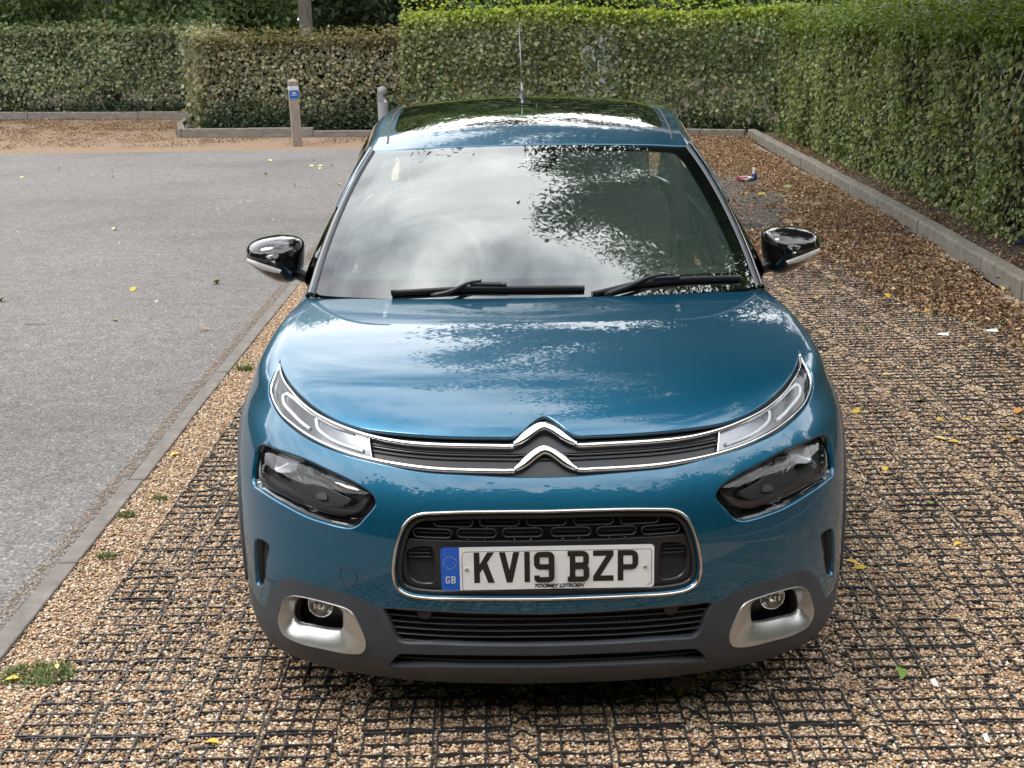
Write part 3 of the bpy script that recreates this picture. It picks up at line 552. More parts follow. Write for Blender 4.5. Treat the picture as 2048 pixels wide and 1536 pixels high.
# pale wall glimpsed through the thin hedge
MB().box((1.9, 27.5, .85), (.8, .25, 1.6)).build('garden_wall', 'wall_pale', None); o = bpy.data.objects['garden_wall']; tag(o, 'pale wall glimpsed through the thin tall hedge', 'wall')
FEAT = {"hood_edge": [[0.0, 0.7612], [0.0101, 0.7581], [0.0329, 0.7406], [0.0618, 0.712], [0.0837, 0.6976], [0.1261, 0.6973], [0.2061, 0.6979], [0.2884, 0.699], [0.3717, 0.7015], [0.4217, 0.7031], [0.4738, 0.7058], [0.5579, 0.7222], [0.6443, 0.7546], [0.7122, 0.7946], [0.7721, 0.8407], [0.8229, 0.8947], [0.8618, 0.9458]], "hood_side": [[0.8618, 0.9458], [0.8756, 0.9994], [0.8721, 1.0752], [0.8619, 1.1827], [0.8589, 1.3592], [0.8732, 1.4777], [0.9021, 1.5714]], "band_low": [[0.0, 0.5843], [0.0833, 0.5867], [0.1626, 0.5909], [0.2374, 0.5939], [0.2803, 0.5953], [0.3394, 0.6006], [0.3858, 0.6082], [0.4461, 0.6167], [0.5143, 0.6257], [0.5776, 0.6364], [0.6452, 0.6494], [0.7114, 0.6671], [0.778, 0.6874], [0.8313, 0.7097], [0.8654, 0.7322], [0.8833, 0.7585], [0.8872, 0.7931], [0.8718, 0.8367], [0.8569, 0.8854], [0.8618, 0.9458]], "chrome_up": [[0.0796, 0.6708], [0.1012, 0.6703], [0.1254, 0.6712], [0.2045, 0.6725], [0.2858, 0.6734], [0.3683, 0.6765], [0.4618, 0.6878], [0.5236, 0.7002], [0.5878, 0.7161], [0.6461, 0.7345], [0.7066, 0.7628], [0.7554, 0.7972], [0.7955, 0.8286], [0.8304, 0.8683], [0.8515, 0.9094]], "chrome_low": [[0.077, 0.6057], [0.1006, 0.6047], [0.1242, 0.6055], [0.2014, 0.6066], [0.2809, 0.6088], [0.3612, 0.615], [0.447, 0.6245], [0.5158, 0.6349], [0.5802, 0.6477], [0.6499, 0.664], [0.7182, 0.6834], [0.7861, 0.7045], [0.8388, 0.7344], [0.866, 0.7641], [0.867, 0.8025], [0.8572, 0.8474], [0.8515, 0.9094]], "chev_up": [[0.0797, 0.6736], [0.0632, 0.6845], [0.0347, 0.7101], [0.0137, 0.7247], [0.0, 0.729]], "chev_low": [[0.077, 0.607], [0.0608, 0.6171], [0.0331, 0.6417], [0.0128, 0.6561], [0.0, 0.66]], "drl_end": [[0.4654, 0.6918], [0.4444, 0.6261]], "midbar": [[0.0757, 0.6476], [0.1639, 0.6495], [0.2838, 0.6516], [0.3708, 0.6557], [0.4513, 0.6619]], "guide_a": [[0.7845, 0.7852], [0.7436, 0.7727], [0.6916, 0.7479], [0.6334, 0.7261], [0.5757, 0.7077], [0.5142, 0.6969], [0.4711, 0.6901]], "guide_b": [[0.7845, 0.7852], [0.8015, 0.767], [0.7909, 0.7419], [0.7371, 0.7159], [0.6978, 0.6988], [0.6566, 0.685]], "guide_c": [[0.6432, 0.7191], [0.6302, 0.6919], [0.6043, 0.6776], [0.5645, 0.6634], [0.5189, 0.654], [0.474, 0.6461]], "headlight": [[0.8494, 0.5992], [0.7375, 0.6071], [0.645, 0.6023], [0.5705, 0.5869], [0.4944, 0.5662], [0.4499, 0.5478], [0.4291, 0.5313], [0.4238, 0.5144], [0.4321, 0.4975], [0.4533, 0.4731], [0.475, 0.4506], [0.4971, 0.441], [0.5287, 0.4401], [0.5759, 0.4438], [0.6265, 0.4484], [0.7253, 0.4637], [0.8231, 0.4733], [0.8706, 0.4755], [0.8871, 0.4898], [0.8826, 0.5388], [0.8742, 0.5748]], "hl_lens": [[0.8384, 0.5958], [0.7366, 0.6031], [0.6444, 0.5983], [0.5701, 0.5829], [0.4941, 0.5622], [0.4585, 0.5482], [0.4475, 0.5386], [0.4569, 0.5183], [0.4835, 0.4885], [0.5102, 0.4746], [0.5564, 0.4715], [0.6533, 0.4801], [0.7456, 0.4895], [0.8374, 0.4932], [0.8684, 0.503], [0.8674, 0.5427], [0.8588, 0.5787]], "slot": [[0.8681, 0.3381], [0.8276, 0.3453], [0.8269, 0.3088], [0.8241, 0.2757], [0.8426, 0.2276], [0.8923, 0.2106], [0.8885, 0.2696]], "slot_out": [[0.8733, 0.3395], [0.7882, 0.3443], [0.8088, 0.2928], [0.8272, 0.2449], [0.8466, 0.22], [0.8734, 0.2056], [0.8987, 0.2066], [0.8965, 0.2672]], "clad_top": [[0.0, 0.2462], [0.1688, 0.25], [0.2868, 0.2519], [0.3668, 0.2513], [0.4256, 0.2476], [0.4513, 0.2514], [0.4768, 0.2643], [0.5383, 0.274], [0.6285, 0.2775], [0.6957, 0.2775], [0.7362, 0.2661], [0.7751, 0.2393], [0.8074, 0.2083], [0.8324, 0.1794], [0.8633, 0.1542], [0.8886, 0.1523], [0.9162, 0.1617], [0.9476, 0.1761]], "fog_out": [[0.7429, 0.2081], [0.7094, 0.2283], [0.6718, 0.2365], [0.5711, 0.2382], [0.5109, 0.2279], [0.4914, 0.1998], [0.4768, 0.1578], [0.4781, 0.1305], [0.4944, 0.11], [0.5366, 0.1007], [0.6182, 0.0989], [0.7066, 0.0951], [0.7751, 0.1038], [0.7882, 0.131], [0.761, 0.1818]], "fog_in": [[0.7228, 0.2081], [0.7046, 0.22], [0.6792, 0.2266], [0.5722, 0.2286], [0.5486, 0.2243], [0.5456, 0.1824], [0.5541, 0.1597], [0.574, 0.1529], [0.6605, 0.1458], [0.7359, 0.1418], [0.7493, 0.1545], [0.7371, 0.1881]], "fog_c": [[0.6257, 0.2223]], "ring": [[0.0, 0.503], [0.1015, 0.5036], [0.2009, 0.5023], [0.2741, 0.4982], [0.3055, 0.4952], [0.3296, 0.4867], [0.3502, 0.4671], [0.3648, 0.4366], [0.3762, 0.3957], [0.3832, 0.3505], [0.382, 0.3247], [0.3728, 0.3019], [0.3501, 0.2891], [0.3042, 0.2835], [0.2061, 0.2845], [0.1057, 0.2843], [0.0, 0.2831]], "g1": [[0.0, 0.2435], [0.1689, 0.2473], [0.2869, 0.2492], [0.3669, 0.2486], [0.419, 0.2456], [0.4087, 0.2085], [0.3932, 0.1638], [0.3811, 0.152], [0.2886, 0.1534], [0.0, 0.152]], "g2": [[0.0, 0.1287], [0.1745, 0.1303], [0.2911, 0.1276], [0.3881, 0.1204], [0.4004, 0.1114], [0.4263, 0.0732], [0.2968, 0.0825], [0.1778, 0.0864], [0.0, 0.0848]], "seam": [[0.8654, 0.7322], [0.9245, 0.7043], [0.9654, 0.6804], [1.0056, 0.6493], [1.0192, 0.6237]], "tow": [[0.5076, 0.3263]]}
# ================================================================== CAR
S = make_shell()
VM = S.vs[-1]
def cr(P, closed=False, step=.008, corner=None):
    """smooth a traced line (Catmull-Rom) and resample it evenly"""
    P = np.asarray(P, float); n = len(P); out = []
    idx = range(n if closed else n - 1)
    for i in idx:
        p1, p2 = P[i], P[(i + 1) % n]
        p0 = P[(i - 1) % n] if (closed or i > 0) else 2 * p1 - p2
        p3 = P[(i + 2) % n] if (closed or i + 2 < n) else 2 * p2 - p1
        k = max(2, int(np.linalg.norm(p2 - p1) / (step * .5)))
        d1 = np.linalg.norm(p1 - p0) ** .5 + 1e-6; d2 = np.linalg.norm(p2 - p1) ** .5 + 1e-6; d3 = np.linalg.norm(p3 - p2) ** .5 + 1e-6
        m1 = (p1 - p0) / d1 - (p2 - p0) / (d1 + d2) + (p2 - p1) / d2; m2 = (p2 - p1) / d2 - (p3 - p1) / (d2 + d3) + (p3 - p2) / d3
        m1 = m1 * d2; m2 = m2 * d2
        for t in np.linspace(0, 1, k, endpoint=False):
            out.append(p1 * (2*t**3 - 3*t*t + 1) + m1 * (t**3 - 2*t*t + t) + p2 * (3*t*t - 2*t**3) + m2 * (t**3 - t*t))
    if not closed: out.append(P[-1])
    return even(np.array(out), closed, step)
def even(P, closed, step):
    P = np.asarray(P, float); Q = np.concatenate([P, P[:1]]) if closed else P
    s = np.concatenate([[0], np.cumsum(np.linalg.norm(np.diff(Q, axis=0), axis=1))])
    n = max(3, int(round(s[-1] / step))); t = np.linspace(0, s[-1], n + 1)
    if closed: t = t[:-1]
    return np.stack([np.interp(t, s, Q[:, k]) for k in range(Q.shape[1])], 1)
def mir(P): return np.asarray(P, float) * np.array([-1, 1])
def sym(P):
    """path starting on the centre line, going outwards: return left end .. centre .. right end"""
    P = np.asarray(P, float); return np.concatenate([mir(P[::-1]), P[1:]])
def area(P): x, y = P[:, 0], P[:, 1]; return .5 * np.sum(x * np.roll(y, -1) - np.roll(x, -1) * y)
def inside(P, Q):
    x, y = Q[:, 0], Q[:, 1]; c = np.zeros(len(Q), bool); a = P; b = np.roll(P, -1, axis=0)
    for (x1, y1), (x2, y2) in zip(a, b):
        if y1 == y2: continue
        m = ((y1 > y) != (y2 > y)) & (x < (x2 - x1) * (y - y1) / (y2 - y1) + x1); c ^= m
    return c
def dist(P, Q, closed=True):
    d = np.full(len(Q), 9e9); a = P; b = np.roll(P, -1, axis=0)
    if not closed: a = a[:-1]; b = b[:-1]
    for p, q in zip(a, b):
        e = q - p; t = np.clip(((Q - p) @ e) / (e @ e + 1e-12), 0, 1); d = np.minimum(d, np.linalg.norm(Q - p - t[:, None] * e, axis=1))
    return d
def inset(P, g):
    t = np.roll(P, -1, 0) - np.roll(P, 1, 0); t /= np.linalg.norm(t, axis=1)[:, None] + 1e-9
    return P + g * np.stack([-t[:, 1], t[:, 0]], 1)          # towards the left of travel = into the region
EDGE = [(0, 0, 0), (.0012, .0004, 30), (.0024, .0016, 60), (.003, .004, 85), (.003, .012, 90)]
ROLL = [(0, 0, 0), (.002, .0006, 25), (.004, .002, 50), (.0055, .005, 75), (.006, .011, 88)]
def reg(name, outer, mat_, parent, holes=(), off=0., sp=.022, gap=0., rim=None, hrim=None, sf=None, calc=False):
    sf = sf or S
    loops = [np.asarray(outer, float)] + [np.asarray(h, float) for h in holes]
    if area(loops[0]) < 0: loops[0] = loops[0][::-1]
    for i in range(1, len(loops)):
        if area(loops[i]) > 0: loops[i] = loops[i][::-1]
    if gap: loops[0] = inset(loops[0], gap)
    lo, hi = loops[0].min(0), loops[0].max(0)
    gx, gy = np.meshgrid(np.arange(lo[0], hi[0], sp), np.arange(lo[1], hi[1], sp)); G = np.stack([gx.ravel(), gy.ravel()], 1)
    keep = inside(loops[0], G)
    for h in loops[1:]: keep &= ~inside(h, G)
    G = G[keep]
    for l in loops:
        if len(G): G = G[dist(l, G) > sp * .35]
    pts = [l for l in loops] + ([G] if len(G) else []); allp = np.concatenate(pts); E = []; b = 0
    for l in loops: n = len(l); E += [(b + i, b + (i + 1) % n) for i in range(n)]; b += n
    r = delaunay_2d_cdt([Vector(p) for p in allp], E, [], 0, 1e-7)
    V2 = np.array([tuple(v) for v in r[0]]); T = np.array([f for f in r[2] if len(f) == 3]); cen = V2[T].mean(1)
    k = inside(loops[0], cen)
    for h in loops[1:]: k &= ~inside(h, cen)
    T = T[k]
    def place(Q):
        p = sf(Q[:, 0], np.clip(Q[:, 1], 0, sf.vs[-1])); n = sf.normal(Q[:, 0], np.clip(Q[:, 1], 0, sf.vs[-1]))
        o = off(Q, loops) if callable(off) else np.full(len(Q), off)
        return p + n * o[:, None], n
    V, Nn = place(V2)
    fn = np.cross(V[T[:, 1]] - V[T[:, 0]], V[T[:, 2]] - V[T[:, 0]]); flip = np.einsum('ij,ij->i', fn, Nn[T].mean(1)) < 0
    T[flip] = T[flip][:, ::-1]
    V = list(V); Nl = list(Nn); F = [tuple(x) for x in T]
    for li, l in enumerate(loops):
        prof = rim if li == 0 else hrim
        if not prof: continue
        p, n = place(l); t = np.roll(p, -1, 0) - np.roll(p, 1, 0); t /= np.linalg.norm(t, axis=1)[:, None] + 1e-9
        B = np.cross(t, n); m = len(l); b0 = len(V)
        for (bb, dd, an) in prof:
            a = R(an)
            V += list(p + B * bb - n * dd); Nl += list(n * math.cos(a) + B * math.sin(a))
        for j in range(len(prof) - 1):
            for i in range(m):
                i2 = (i + 1) % m; q = (b0 + j*m + i, b0 + (j+1)*m + i, b0 + (j+1)*m + i2, b0 + j*m + i2); F.append(q)
    o = mk(name, V, F, mat_, parent, True, None if calc else Nl)
    return o
def sweep(name, path, width, height, mat_, parent, off=0., sf=None, closed=False, n=9, full=False, shift=0.):
    """a moulding laid along a line on the body surface: elliptical section, width across the surface, height out of it"""
    sf = sf or S; Q = np.asarray(path, float); p = sf(Q[:, 0], np.clip(Q[:, 1], 0, sf.vs[-1])); nn = sf.normal(Q[:, 0], np.clip(Q[:, 1], 0, sf.vs[-1])); k = len(Q)
    o = np.asarray(off) if hasattr(off, '__len__') else np.full(k, off); p = p + nn * o[:, None]
    if closed: t = np.roll(p, -1, 0) - np.roll(p, 1, 0)
    else: t = np.gradient(p, axis=0)
    t /= np.linalg.norm(t, axis=1)[:, None] + 1e-9; B = np.cross(t, nn); B /= np.linalg.norm(B, axis=1)[:, None] + 1e-9
    w_ = np.asarray(width) if hasattr(width, '__len__') else np.full(k, width); h_ = np.asarray(height) if hasattr(height, '__len__') else np.full(k, height)
    th = np.linspace(0, 2 * math.pi, n, endpoint=False) if full else np.linspace(-.25, math.pi + .25, n)
    V = []; 
    for a in th: V.append(p + B * (w_ / 2 * math.cos(a) + shift)[:, None] + nn * (h_ * math.sin(a))[:, None])
    V = np.stack(V, 1).reshape(-1, 3); F = []
    kk = k if closed else k - 1; m = len(th); mm = m if full else m - 1
    for i in range(kk):
        for j in range(mm):
            F.append((i*m + j, i*m + (j+1) % m, ((i+1) % k)*m + (j+1) % m, ((i+1) % k)*m + j))
    if not closed: F += [tuple(range(m)), tuple(range((k-1)*m + m - 1, (k-1)*m - 1, -1))]
    F = [tuple(reversed(f)) for f in F]
    return mk(name, V, F, mat_, parent, True)
def f(k, step=.008, closed=False): return cr(FEAT[k], closed, step)
def u_of_y(Y): return float(np.interp(Y, [.9, 1.35, 1.9, 2.6, 3.2, 3.65], S.us[7:13]))
def v_of_z(z): return float(np.interp(z, [.140, .190, .26, .34, .42, .52, .60, .68, .735, .785], S.vs[:10]))
_gu, _gv = np.meshgrid(np.linspace(.75, S.us[13], 300), np.linspace(0, VM, 120)); _gu = _gu.ravel(); _gv = _gv.ravel(); _gp = S(_gu, _gv)
def inv_yz(Y, z):
    i = int(np.argmin((_gp[:, 1] - Y) ** 2 + (_gp[:, 2] - z) ** 2)); u, v = _gu[i], _gv[i]
    for _ in range(6):
        h = 1e-4; p = S([u], [v])[0]; J = np.stack([(S([u + h], [v])[0] - p)[1:] / h, (S([u], [v + h])[0] - p)[1:] / h], 1)
        st = np.clip(np.linalg.solve(J, np.array([Y, z]) - p[1:]), -.02, .02); u += st[0]; v = min(max(v + st[1], 0), VM)
    return (u, v)
WY1, WY2, WZ = .875, 3.465, .325
def arc(Yc, r, a0, a1, n=40): return np.array([inv_yz(Yc + r * math.cos(a), WZ + r * math.sin(a)) for a in np.linspace(a0, a1, n)])

car = empty('parked_car'); tag(car, 'teal blue hatchback car parked on gravel grid bay', 'car')
hood_edge = f('hood_edge'); hood_side = f('hood_side', .012); band = f('band_low')
# --- hood
top = np.array([(u, VM) for u in np.linspace(FEAT['hood_side'][-1][0], 0, 40)])
half = np.concatenate([hood_edge, hood_side[1:], top[1:-1]])
hood_loop = np.concatenate([half, [[0, VM]], mir(half[::-1])[:-1]])
hood = reg('hood', even(hood_loop, True, .009), 'paint', car, gap=.0022, rim=ROLL, sp=.03)
# --- front bumper
k14 = int(np.argmin(np.linalg.norm(band - np.array(FEAT['band_low'][14]), axis=1)))
seam = f('seam'); RA = .455
e = S([seam[-1][0]], [seam[-1][1]])[0]; a_top = math.atan2(e[2] - WZ, e[1] - WY1)
clad = f('clad_top'); e2 = S([clad[-1][0]], [clad[-1][1]])[0]; a_bot = math.atan2(e2[2] - WZ, e2[1] - WY1)
if a_bot < 0: a_bot += 2 * math.pi
arc_f = arc(WY1, RA, a_top, a_bot, 30)
half = np.concatenate([band[:k14 + 1], seam[1:], arc_f, clad[::-1]])
bl = even(np.concatenate([half, mir(half[::-1])[1:-1]]), True, .008)
hl = f('headlight', .007, True); slot_o = f('slot_out', .006, True)
ringh = f('ring', .008); ring = even(np.concatenate([ringh, mir(ringh[::-1])[1:-1]]), True, .008)
bumper = reg('front_bumper', bl, 'paint', car, holes=[hl, mir(hl), slot_o, mir(slot_o), ring], gap=.0016, rim=ROLL, hrim=ROLL, sp=.022)
tow = np.array([(.5079 + .0245 * math.cos(a), .321 + .0245 * math.sin(a)) for a in np.linspace(0, 2 * math.pi, 40, endpoint=False)])
sweep('tow_eye_cover', mir(tow), .0022, .0006, 'black_satin', bumper, closed=True)
# --- fenders and wheel arches
k_t = len(band)
fl = np.concatenate([band[k14:], hood_side[1:], [(u, VM) for u in np.linspace(FEAT['hood_side'][-1][0], u_of_y(1.27), 20)],
     [(u_of_y(1.27), v) for v in np.linspace(VM, v_of_z(.36), 40)], arc(WY1, RA, math.atan2(.03, .45), a_top, 60), seam[::-1]])
for sgn in (1, -1):
    lp = even(fl if sgn > 0 else mir(fl), True, .012)
    reg('fender', lp, 'paint', car, gap=.0016, rim=EDGE, sp=.03)
RI = .385
ca = np.concatenate([arc(WY1, RA - .003, math.atan2(.03, .45), a_bot, 70), arc(WY1, RI, a_bot, 0.02, 60)])
for sgn in (1, -1): reg('arch_cladding', ca if sgn > 0 else mir(ca), 'cladding', car, off=.006, rim=[(0, 0, 0), (.004, .002, 50), (.005, .03, 90)], sp=.03)
# --- lower bumper cladding
fo = f('fog_out', .006, True); fi = f('fog_in', .006, True) + np.array((.011, -.008))
def full(k): h = f(k, .008); return even(np.concatenate([h, mir(h[::-1])[1:-1]]), True, .008)
g1 = full('g1'); g2 = full('g2')
low_end = arc(WY1, RI, a_bot, math.pi + .42, 12)
half = np.concatenate([clad, arc(WY1, RA - .003, a_bot, a_bot + .001, 2), low_end, [(u, .004) for u in np.linspace(low_end[-1][0], 0, 60)]])
cl = even(np.concatenate([half, mir(half[::-1])[1:-1]]), True, .008)
cladding = reg('bumper_cladding', cl, 'cladding', car, holes=[fo, mir(fo), g1, g2], gap=.0012, rim=[(0, 0, 0), (.002, .001, 45), (.003, .02, 90)], hrim=[(0, 0, 0), (.003, .0015, 40), (.0045, .006, 75), (.005, .05, 90)], sp=.022)
# --- badge band: recessed black strip, chrome bars with double chevron, daytime lamps
half = np.concatenate([hood_edge, band[::-1]])
bandloop = even(np.concatenate([half, mir(half[::-1])[1:-1]]), True, .008)
gb = reg('badge_grille', bandloop, 'black_satin', car, off=-.016, sp=.03)
cu = f('chrome_up'); clw = f('chrome_low'); cvu = f('chev_up', .004); cvl = f('chev_low', .004)
def bar(path, chev, nm):
    P = sym(path); i0 = len(path) - 1
    k = np.abs(P[:, 0]) / np.abs(P[0, 0]); wd = .0145 - .0085 * np.clip((k - .45) / .5, 0, 1)
    for sg in (-1, 1):
        q = path if sg > 0 else mir(path); q = q[::-1]
        kk = np.abs(q[:, 0]) / abs(q[0, 0]); sweep('chrome_bar', q, .0135 - .0070 * np.clip((kk - .40) / .5, 0, 1), .006 - .002 * np.clip((kk - .4) / .5, 0, 1), 'chrome', gb, off=-.003)
    P = sym(chev[::-1]); P = even(P, False, .004); a = np.abs(P[:, 0]) / abs(P[0, 0]); P[:, 1] = np.interp(np.arange(len(P)), np.arange(len(P)), P[:, 1])
    sweep('chevron', P, .0135 + .0125 * np.clip((1 - a) * 2.6, 0, 1), .009, 'chrome', gb, off=-.001, n=11)
bar(cu, cvu, 'upper'); bar(clw, cvl, 'lower')
mb = f('midbar'); sweep('grille_bar', sym(np.concatenate([[(0, FEAT['midbar'][0][1] + .004)], mb])), .006, .004, 'black_gloss', gb, off=-.012)
for dv in (.006, -.012): sweep('grille_bar', sym(np.concatenate([[(0, FEAT['midbar'][0][1] + dv)], mb + np.array([0, dv])])), .0035, .003, 'black_satin', gb, off=-.013)
de = np.array(FEAT['drl_end'])
ku = int(np.argmin(np.abs(cu[:, 0] - de[0, 0]))); kl = int(np.argmin(np.abs(clw[:, 0] - de[1, 0])))
drl_loop = np.concatenate([cu[ku:], clw[kl:][::-1]])
for sg in (1, -1):
    m_ = (lambda q: np.asarray(q)) if sg > 0 else mir
    d = reg('daytime_lamp', m_(even(drl_loop, True, .006)), 'drl_silver', car, off=-.0125, sp=.02)
    reg('lens', m_(even(drl_loop, True, .006)), 'lamp_glass', d, off=-.0035, sp=.02, gap=.001)
    sweep('end_trim', m_(even(de, False, .005)), .004, .004, 'chrome', d, off=-.006)
    sweep('light_guide', m_(f('guide_a', .006)), .0095, .004, 'light_guide', d, off=-.009)
    sweep('light_guide', m_(f('guide_b', .006)), .0095, .004, 'light_guide', d, off=-.009)
    sweep('light_guide', m_(f('guide_c', .006)), .0095, .004, 'light_guide', d, off=-.009)
# black strips laid in the shut lines to paint the dark of the gaps
for sg in (1, -1):
    m_ = (lambda q: np.asarray(q)) if sg > 0 else mir
    sweep('shut_line', m_(hood_side), .0075, .0015, 'black_deep', car, off=-.0035, n=5)
    sweep('shut_line', m_(seam), .005, .0012, 'black_deep', car, off=-.0025, n=5)
sweep('shut_line', sym(hood_edge), .012, .002, 'black_deep', hood, off=-.006, n=5)
# --- headlights
ll = f('hl_lens', .007, True)
def bowl(Q, loops):
    d = dist(loops[0], Q); return -(.006 + .022 * np.clip(d / .022, 0, 1))
for sg in (1, -1):
    m_ = (lambda q: np.asarray(q)) if sg > 0 else mir
    h = reg('headlight', m_(hl), 'black_gloss', car, holes=[m_(ll)], off=bowl, sp=.008, hrim=[(0, 0, 0), (.003, .03, 90)], calc=True)
    reg('lens', m_(ll), 'headlamp_glass', h, off=lambda Q, loops: -.013 + .010 * np.clip(dist(loops[0], Q) / .03, 0, 1) ** .5 - .20 * np.clip(Q[:, 1] - .545, 0, .1), sp=.012, rim=[(0, 0, 0), (.0015, .0015, 60), (.002, .016, 90)], calc=True)
    reg('lamp_housing', m_(ll), 'lamp_dark', h, off=lambda Q, loops: -.085 + .055 * np.clip(1 - dist(loops[0], Q) / .02, 0, 1), sp=.012, calc=True)
    c0 = np.array([.652, .585]); L0 = np.array(FEAT['hl_lens'])
    rl = np.concatenate([L0[:5] + (0, -.006), [[.585, .558], [.66, .560], [.735, .555]], L0[15:17] + (-.010, -.012)])
    reg('reflector', m_(cr(rl, True, .006)), 'lamp_reflector', h, off=lambda Q, loops: -.055 - .028 * np.clip(dist(loops[0], Q) / .03, 0, 1), sp=.006, calc=True)
    dv = cr([[.648, .625], [.652, .59], [.650, .555]]); sweep('divider', m_(dv), .004, .03, 'lamp_grey', h, off=-.07)
    bw = cr([[.735, .555], [.66, .562], [.60, .556], [.545, .535]]); sweep('bezel_edge', m_(bw), .012, .022, 'lamp_dark', h, off=-.06)
    p0 = S([.665 * sg], [.578])[0]; n0 = S.normal([.665 * sg], [.578])[0]; n0 = Vector((n0[0] * .25, n0[1], -.06)).normalized()
    ro = Matrix.Translation(Vector(p0) - Vector(S.normal([.665 * sg], [.578])[0]) * .055) @ n0.to_track_quat('Z', 'Y').to_matrix().to_4x4()
    MB().lathe([(.040, .0), (.040, .012), (.034, .014), (.030, .004), (.0001, .012)], 28, ro).build('projector', 'reflector', h, True, auto=40)
    rf = cr([(.6375, .5126), (.6063, .5217), (.6007, .5048), (.6399, .5003)], True, .004); reg('side_reflector', m_(rf), 'lamp_grey', h, off=-.045, sp=.02)
    bz = cr([[.735, .545], [.64, .548], [.60, .535], [.545, .520], [.53, .515], [.55, .497], [.60, .487], [.68, .492], [.75, .515]], True, .008); reg('inner_bezel', m_(bz), 'lamp_dark', h, off=-.05, sp=.02, rim=[(0, 0, 0), (.003, .003, 50), (.003, .03, 90)])
# --- air curtain slots
so = f('slot', .005, True)
for sg in (1, -1):
    m_ = (lambda q: np.asarray(q)) if sg > 0 else mir
    a = reg('air_slot', m_(slot_o), 'black_satin', car, holes=[m_(so)], off=lambda Q, loops: -.004 - .016 * np.clip(dist(loops[0], Q) / .02, 0, 1), sp=.006, calc=True)
    reg('slot_duct', m_(inset(so if area(so) > 0 else so[::-1], -.002)), 'black_matte', a, off=-.0225, sp=.02)
# --- upper grille: chrome surround, ovals, number plate panel with side pockets
ug = reg('upper_grille', ring, 'black_deep', car, off=-.055, sp=.03)
sweep('chrome_surround', ring, .0085, .005, 'chrome_warm', ug, off=.001, closed=True)
sweep('grille_edge', inset(ring if area(ring) > 0 else ring[::-1], .010), .016, .006, 'black_satin', ug, off=-.014, closed=True)
def stadium(u0, v0, a, b, n=10):
    L_ = [(u0 + a - b + b * math.cos(t), v0 + b * math.sin(t)) for t in np.linspace(-math.pi/2, math.pi/2, n)] + [(u0 - a + b + b * math.cos(t), v0 + b * math.sin(t)) for t in np.linspace(math.pi/2, 3*math.pi/2, n)]
    return even(np.array(L_), True, .005)
rows = [(.4782, [-.232, -.1166, 0, .1166, .232]), (.4498, [-.2859, -.1733, -.0596, .0596, .1733, .2859])]
for v0, us_ in rows:
    for u0 in us_:
        o = sweep('grille_oval', stadium(u0, v0 - .004 * (abs(u0) / .28) ** 2, .0495, .0112), .0048, .006, 'black_satin', ug, off=-.024, closed=True, n=6)
        sweep('oval_bar', even(np.array([(u0 - .044, v0 - .004 * (abs(u0) / .28) ** 2), (u0 + .044, v0 - .004 * (abs(u0) / .28) ** 2)]), False, .01), .003, .004, 'black_satin', o, off=-.030, n=5)
for i in range(len(rows[1][1]) - 1):
    u0 = (rows[1][1][i] + rows[1][1][i + 1]) / 2
    for dx in (-.030, .030): sweep('grille_tab', np.array([(u0 + dx, .4615), (u0 + dx, .4665)]), .012, .005, 'black_satin', ug, off=-.025, n=5)
for u0 in rows[1][1]:
    for dx in (-.02, .02): sweep('grille_tab', np.array([(u0 + dx, .431), (u0 + dx, .4385)]), .010, .005, 'black_satin', ug, off=-.025, n=5)
ri = inset(ring if area(ring) > 0 else ring[::-1], .012)
pl = np.array([q for q in ri if q[1] < .428]); pl = pl[np.argsort(np.arctan2(pl[:, 1] - .36, pl[:, 0]))]
pan_hole = [(.345, .405), (.29, .412), (.282, .40), (.280, .325), (.288, .313), (.335, .314), (.352, .33), (.360, .37), (.357, .395)]
pan_hole = cr(pan_hole, True, .006)
pnl = reg('plate_panel', even(pl, True, .008), 'black_satin', ug, holes=[pan_hole, mir(pan_hole)], off=-.020, sp=.03, rim=[(0, 0, 0), (.002, .002, 60), (.002, .03, 90)], hrim=[(0, 0, 0), (.003, .002, 50), (.004, .03, 90)])
for sg in (1, -1):
    m_ = (lambda q: np.asarray(q)) if sg > 0 else mir
    reg('pocket', m_(pan_hole), 'black_satin', ug, off=lambda Q, loops: -.040 + .012 * np.clip((.372 - Q[:, 1]) / .05, 0, 1), sp=.01, calc=True)
    for q in range(3): sweep('pocket_slat', m_(even(np.array([(.29, .402 - .010 * q), (.35, .399 - .010 * q)]), False, .01)), .0035, .004, 'black_satin', ug, off=-.032, n=5)
# --- number plate
npl = empty('number_plate', (0, -.0065, .4895), car)
def plate_poly(P, y, name, mt, par):   # P in mm from plate centre
    bm_ = [(x / 1000, y, z / 1000) for x, z in P]; n = len(P)
    V = bm_ + [(a, y + .0006, c) for a, b, c in bm_]
    return mk(name, V, [tuple(range(n)), tuple(range(2*n - 1, n - 1, -1))] + [(i, i + n, (i + 1) % n + n, (i + 1) % n) for i in range(n)], mt, par, False)
def rrect(x0, x1, z0, z1, r, n=6):
    P = []
    for cx, cz, a in ((x1 - r, z0 + r, -90), (x1 - r, z1 - r, 0), (x0 + r, z1 - r, 90), (x0 + r, z0 + r, 180)):
        for k in range(n + 1): t = R(a + 90 * k / n); P.append((cx + r * math.cos(t), cz + r * math.sin(t)))
    return P
PB = plate_poly(rrect(-260, 260, -55.5, 55.5, 9), 0, 'plate', 'plate_white', npl)
bpts = [p for p in rrect(-260.2, -150, -55.7, 55.7, 9) if p[0] < -200] ; bpts = [(-214.5, -55.7), (-214.5, 55.7)] + [p for p in bpts if p[0] < -230]
bl2 = sorted(bpts, key=lambda p: math.atan2(p[1], p[0] + 238)); plate_poly(bl2, -.0003, 'country_band', 'plate_blue', npl)
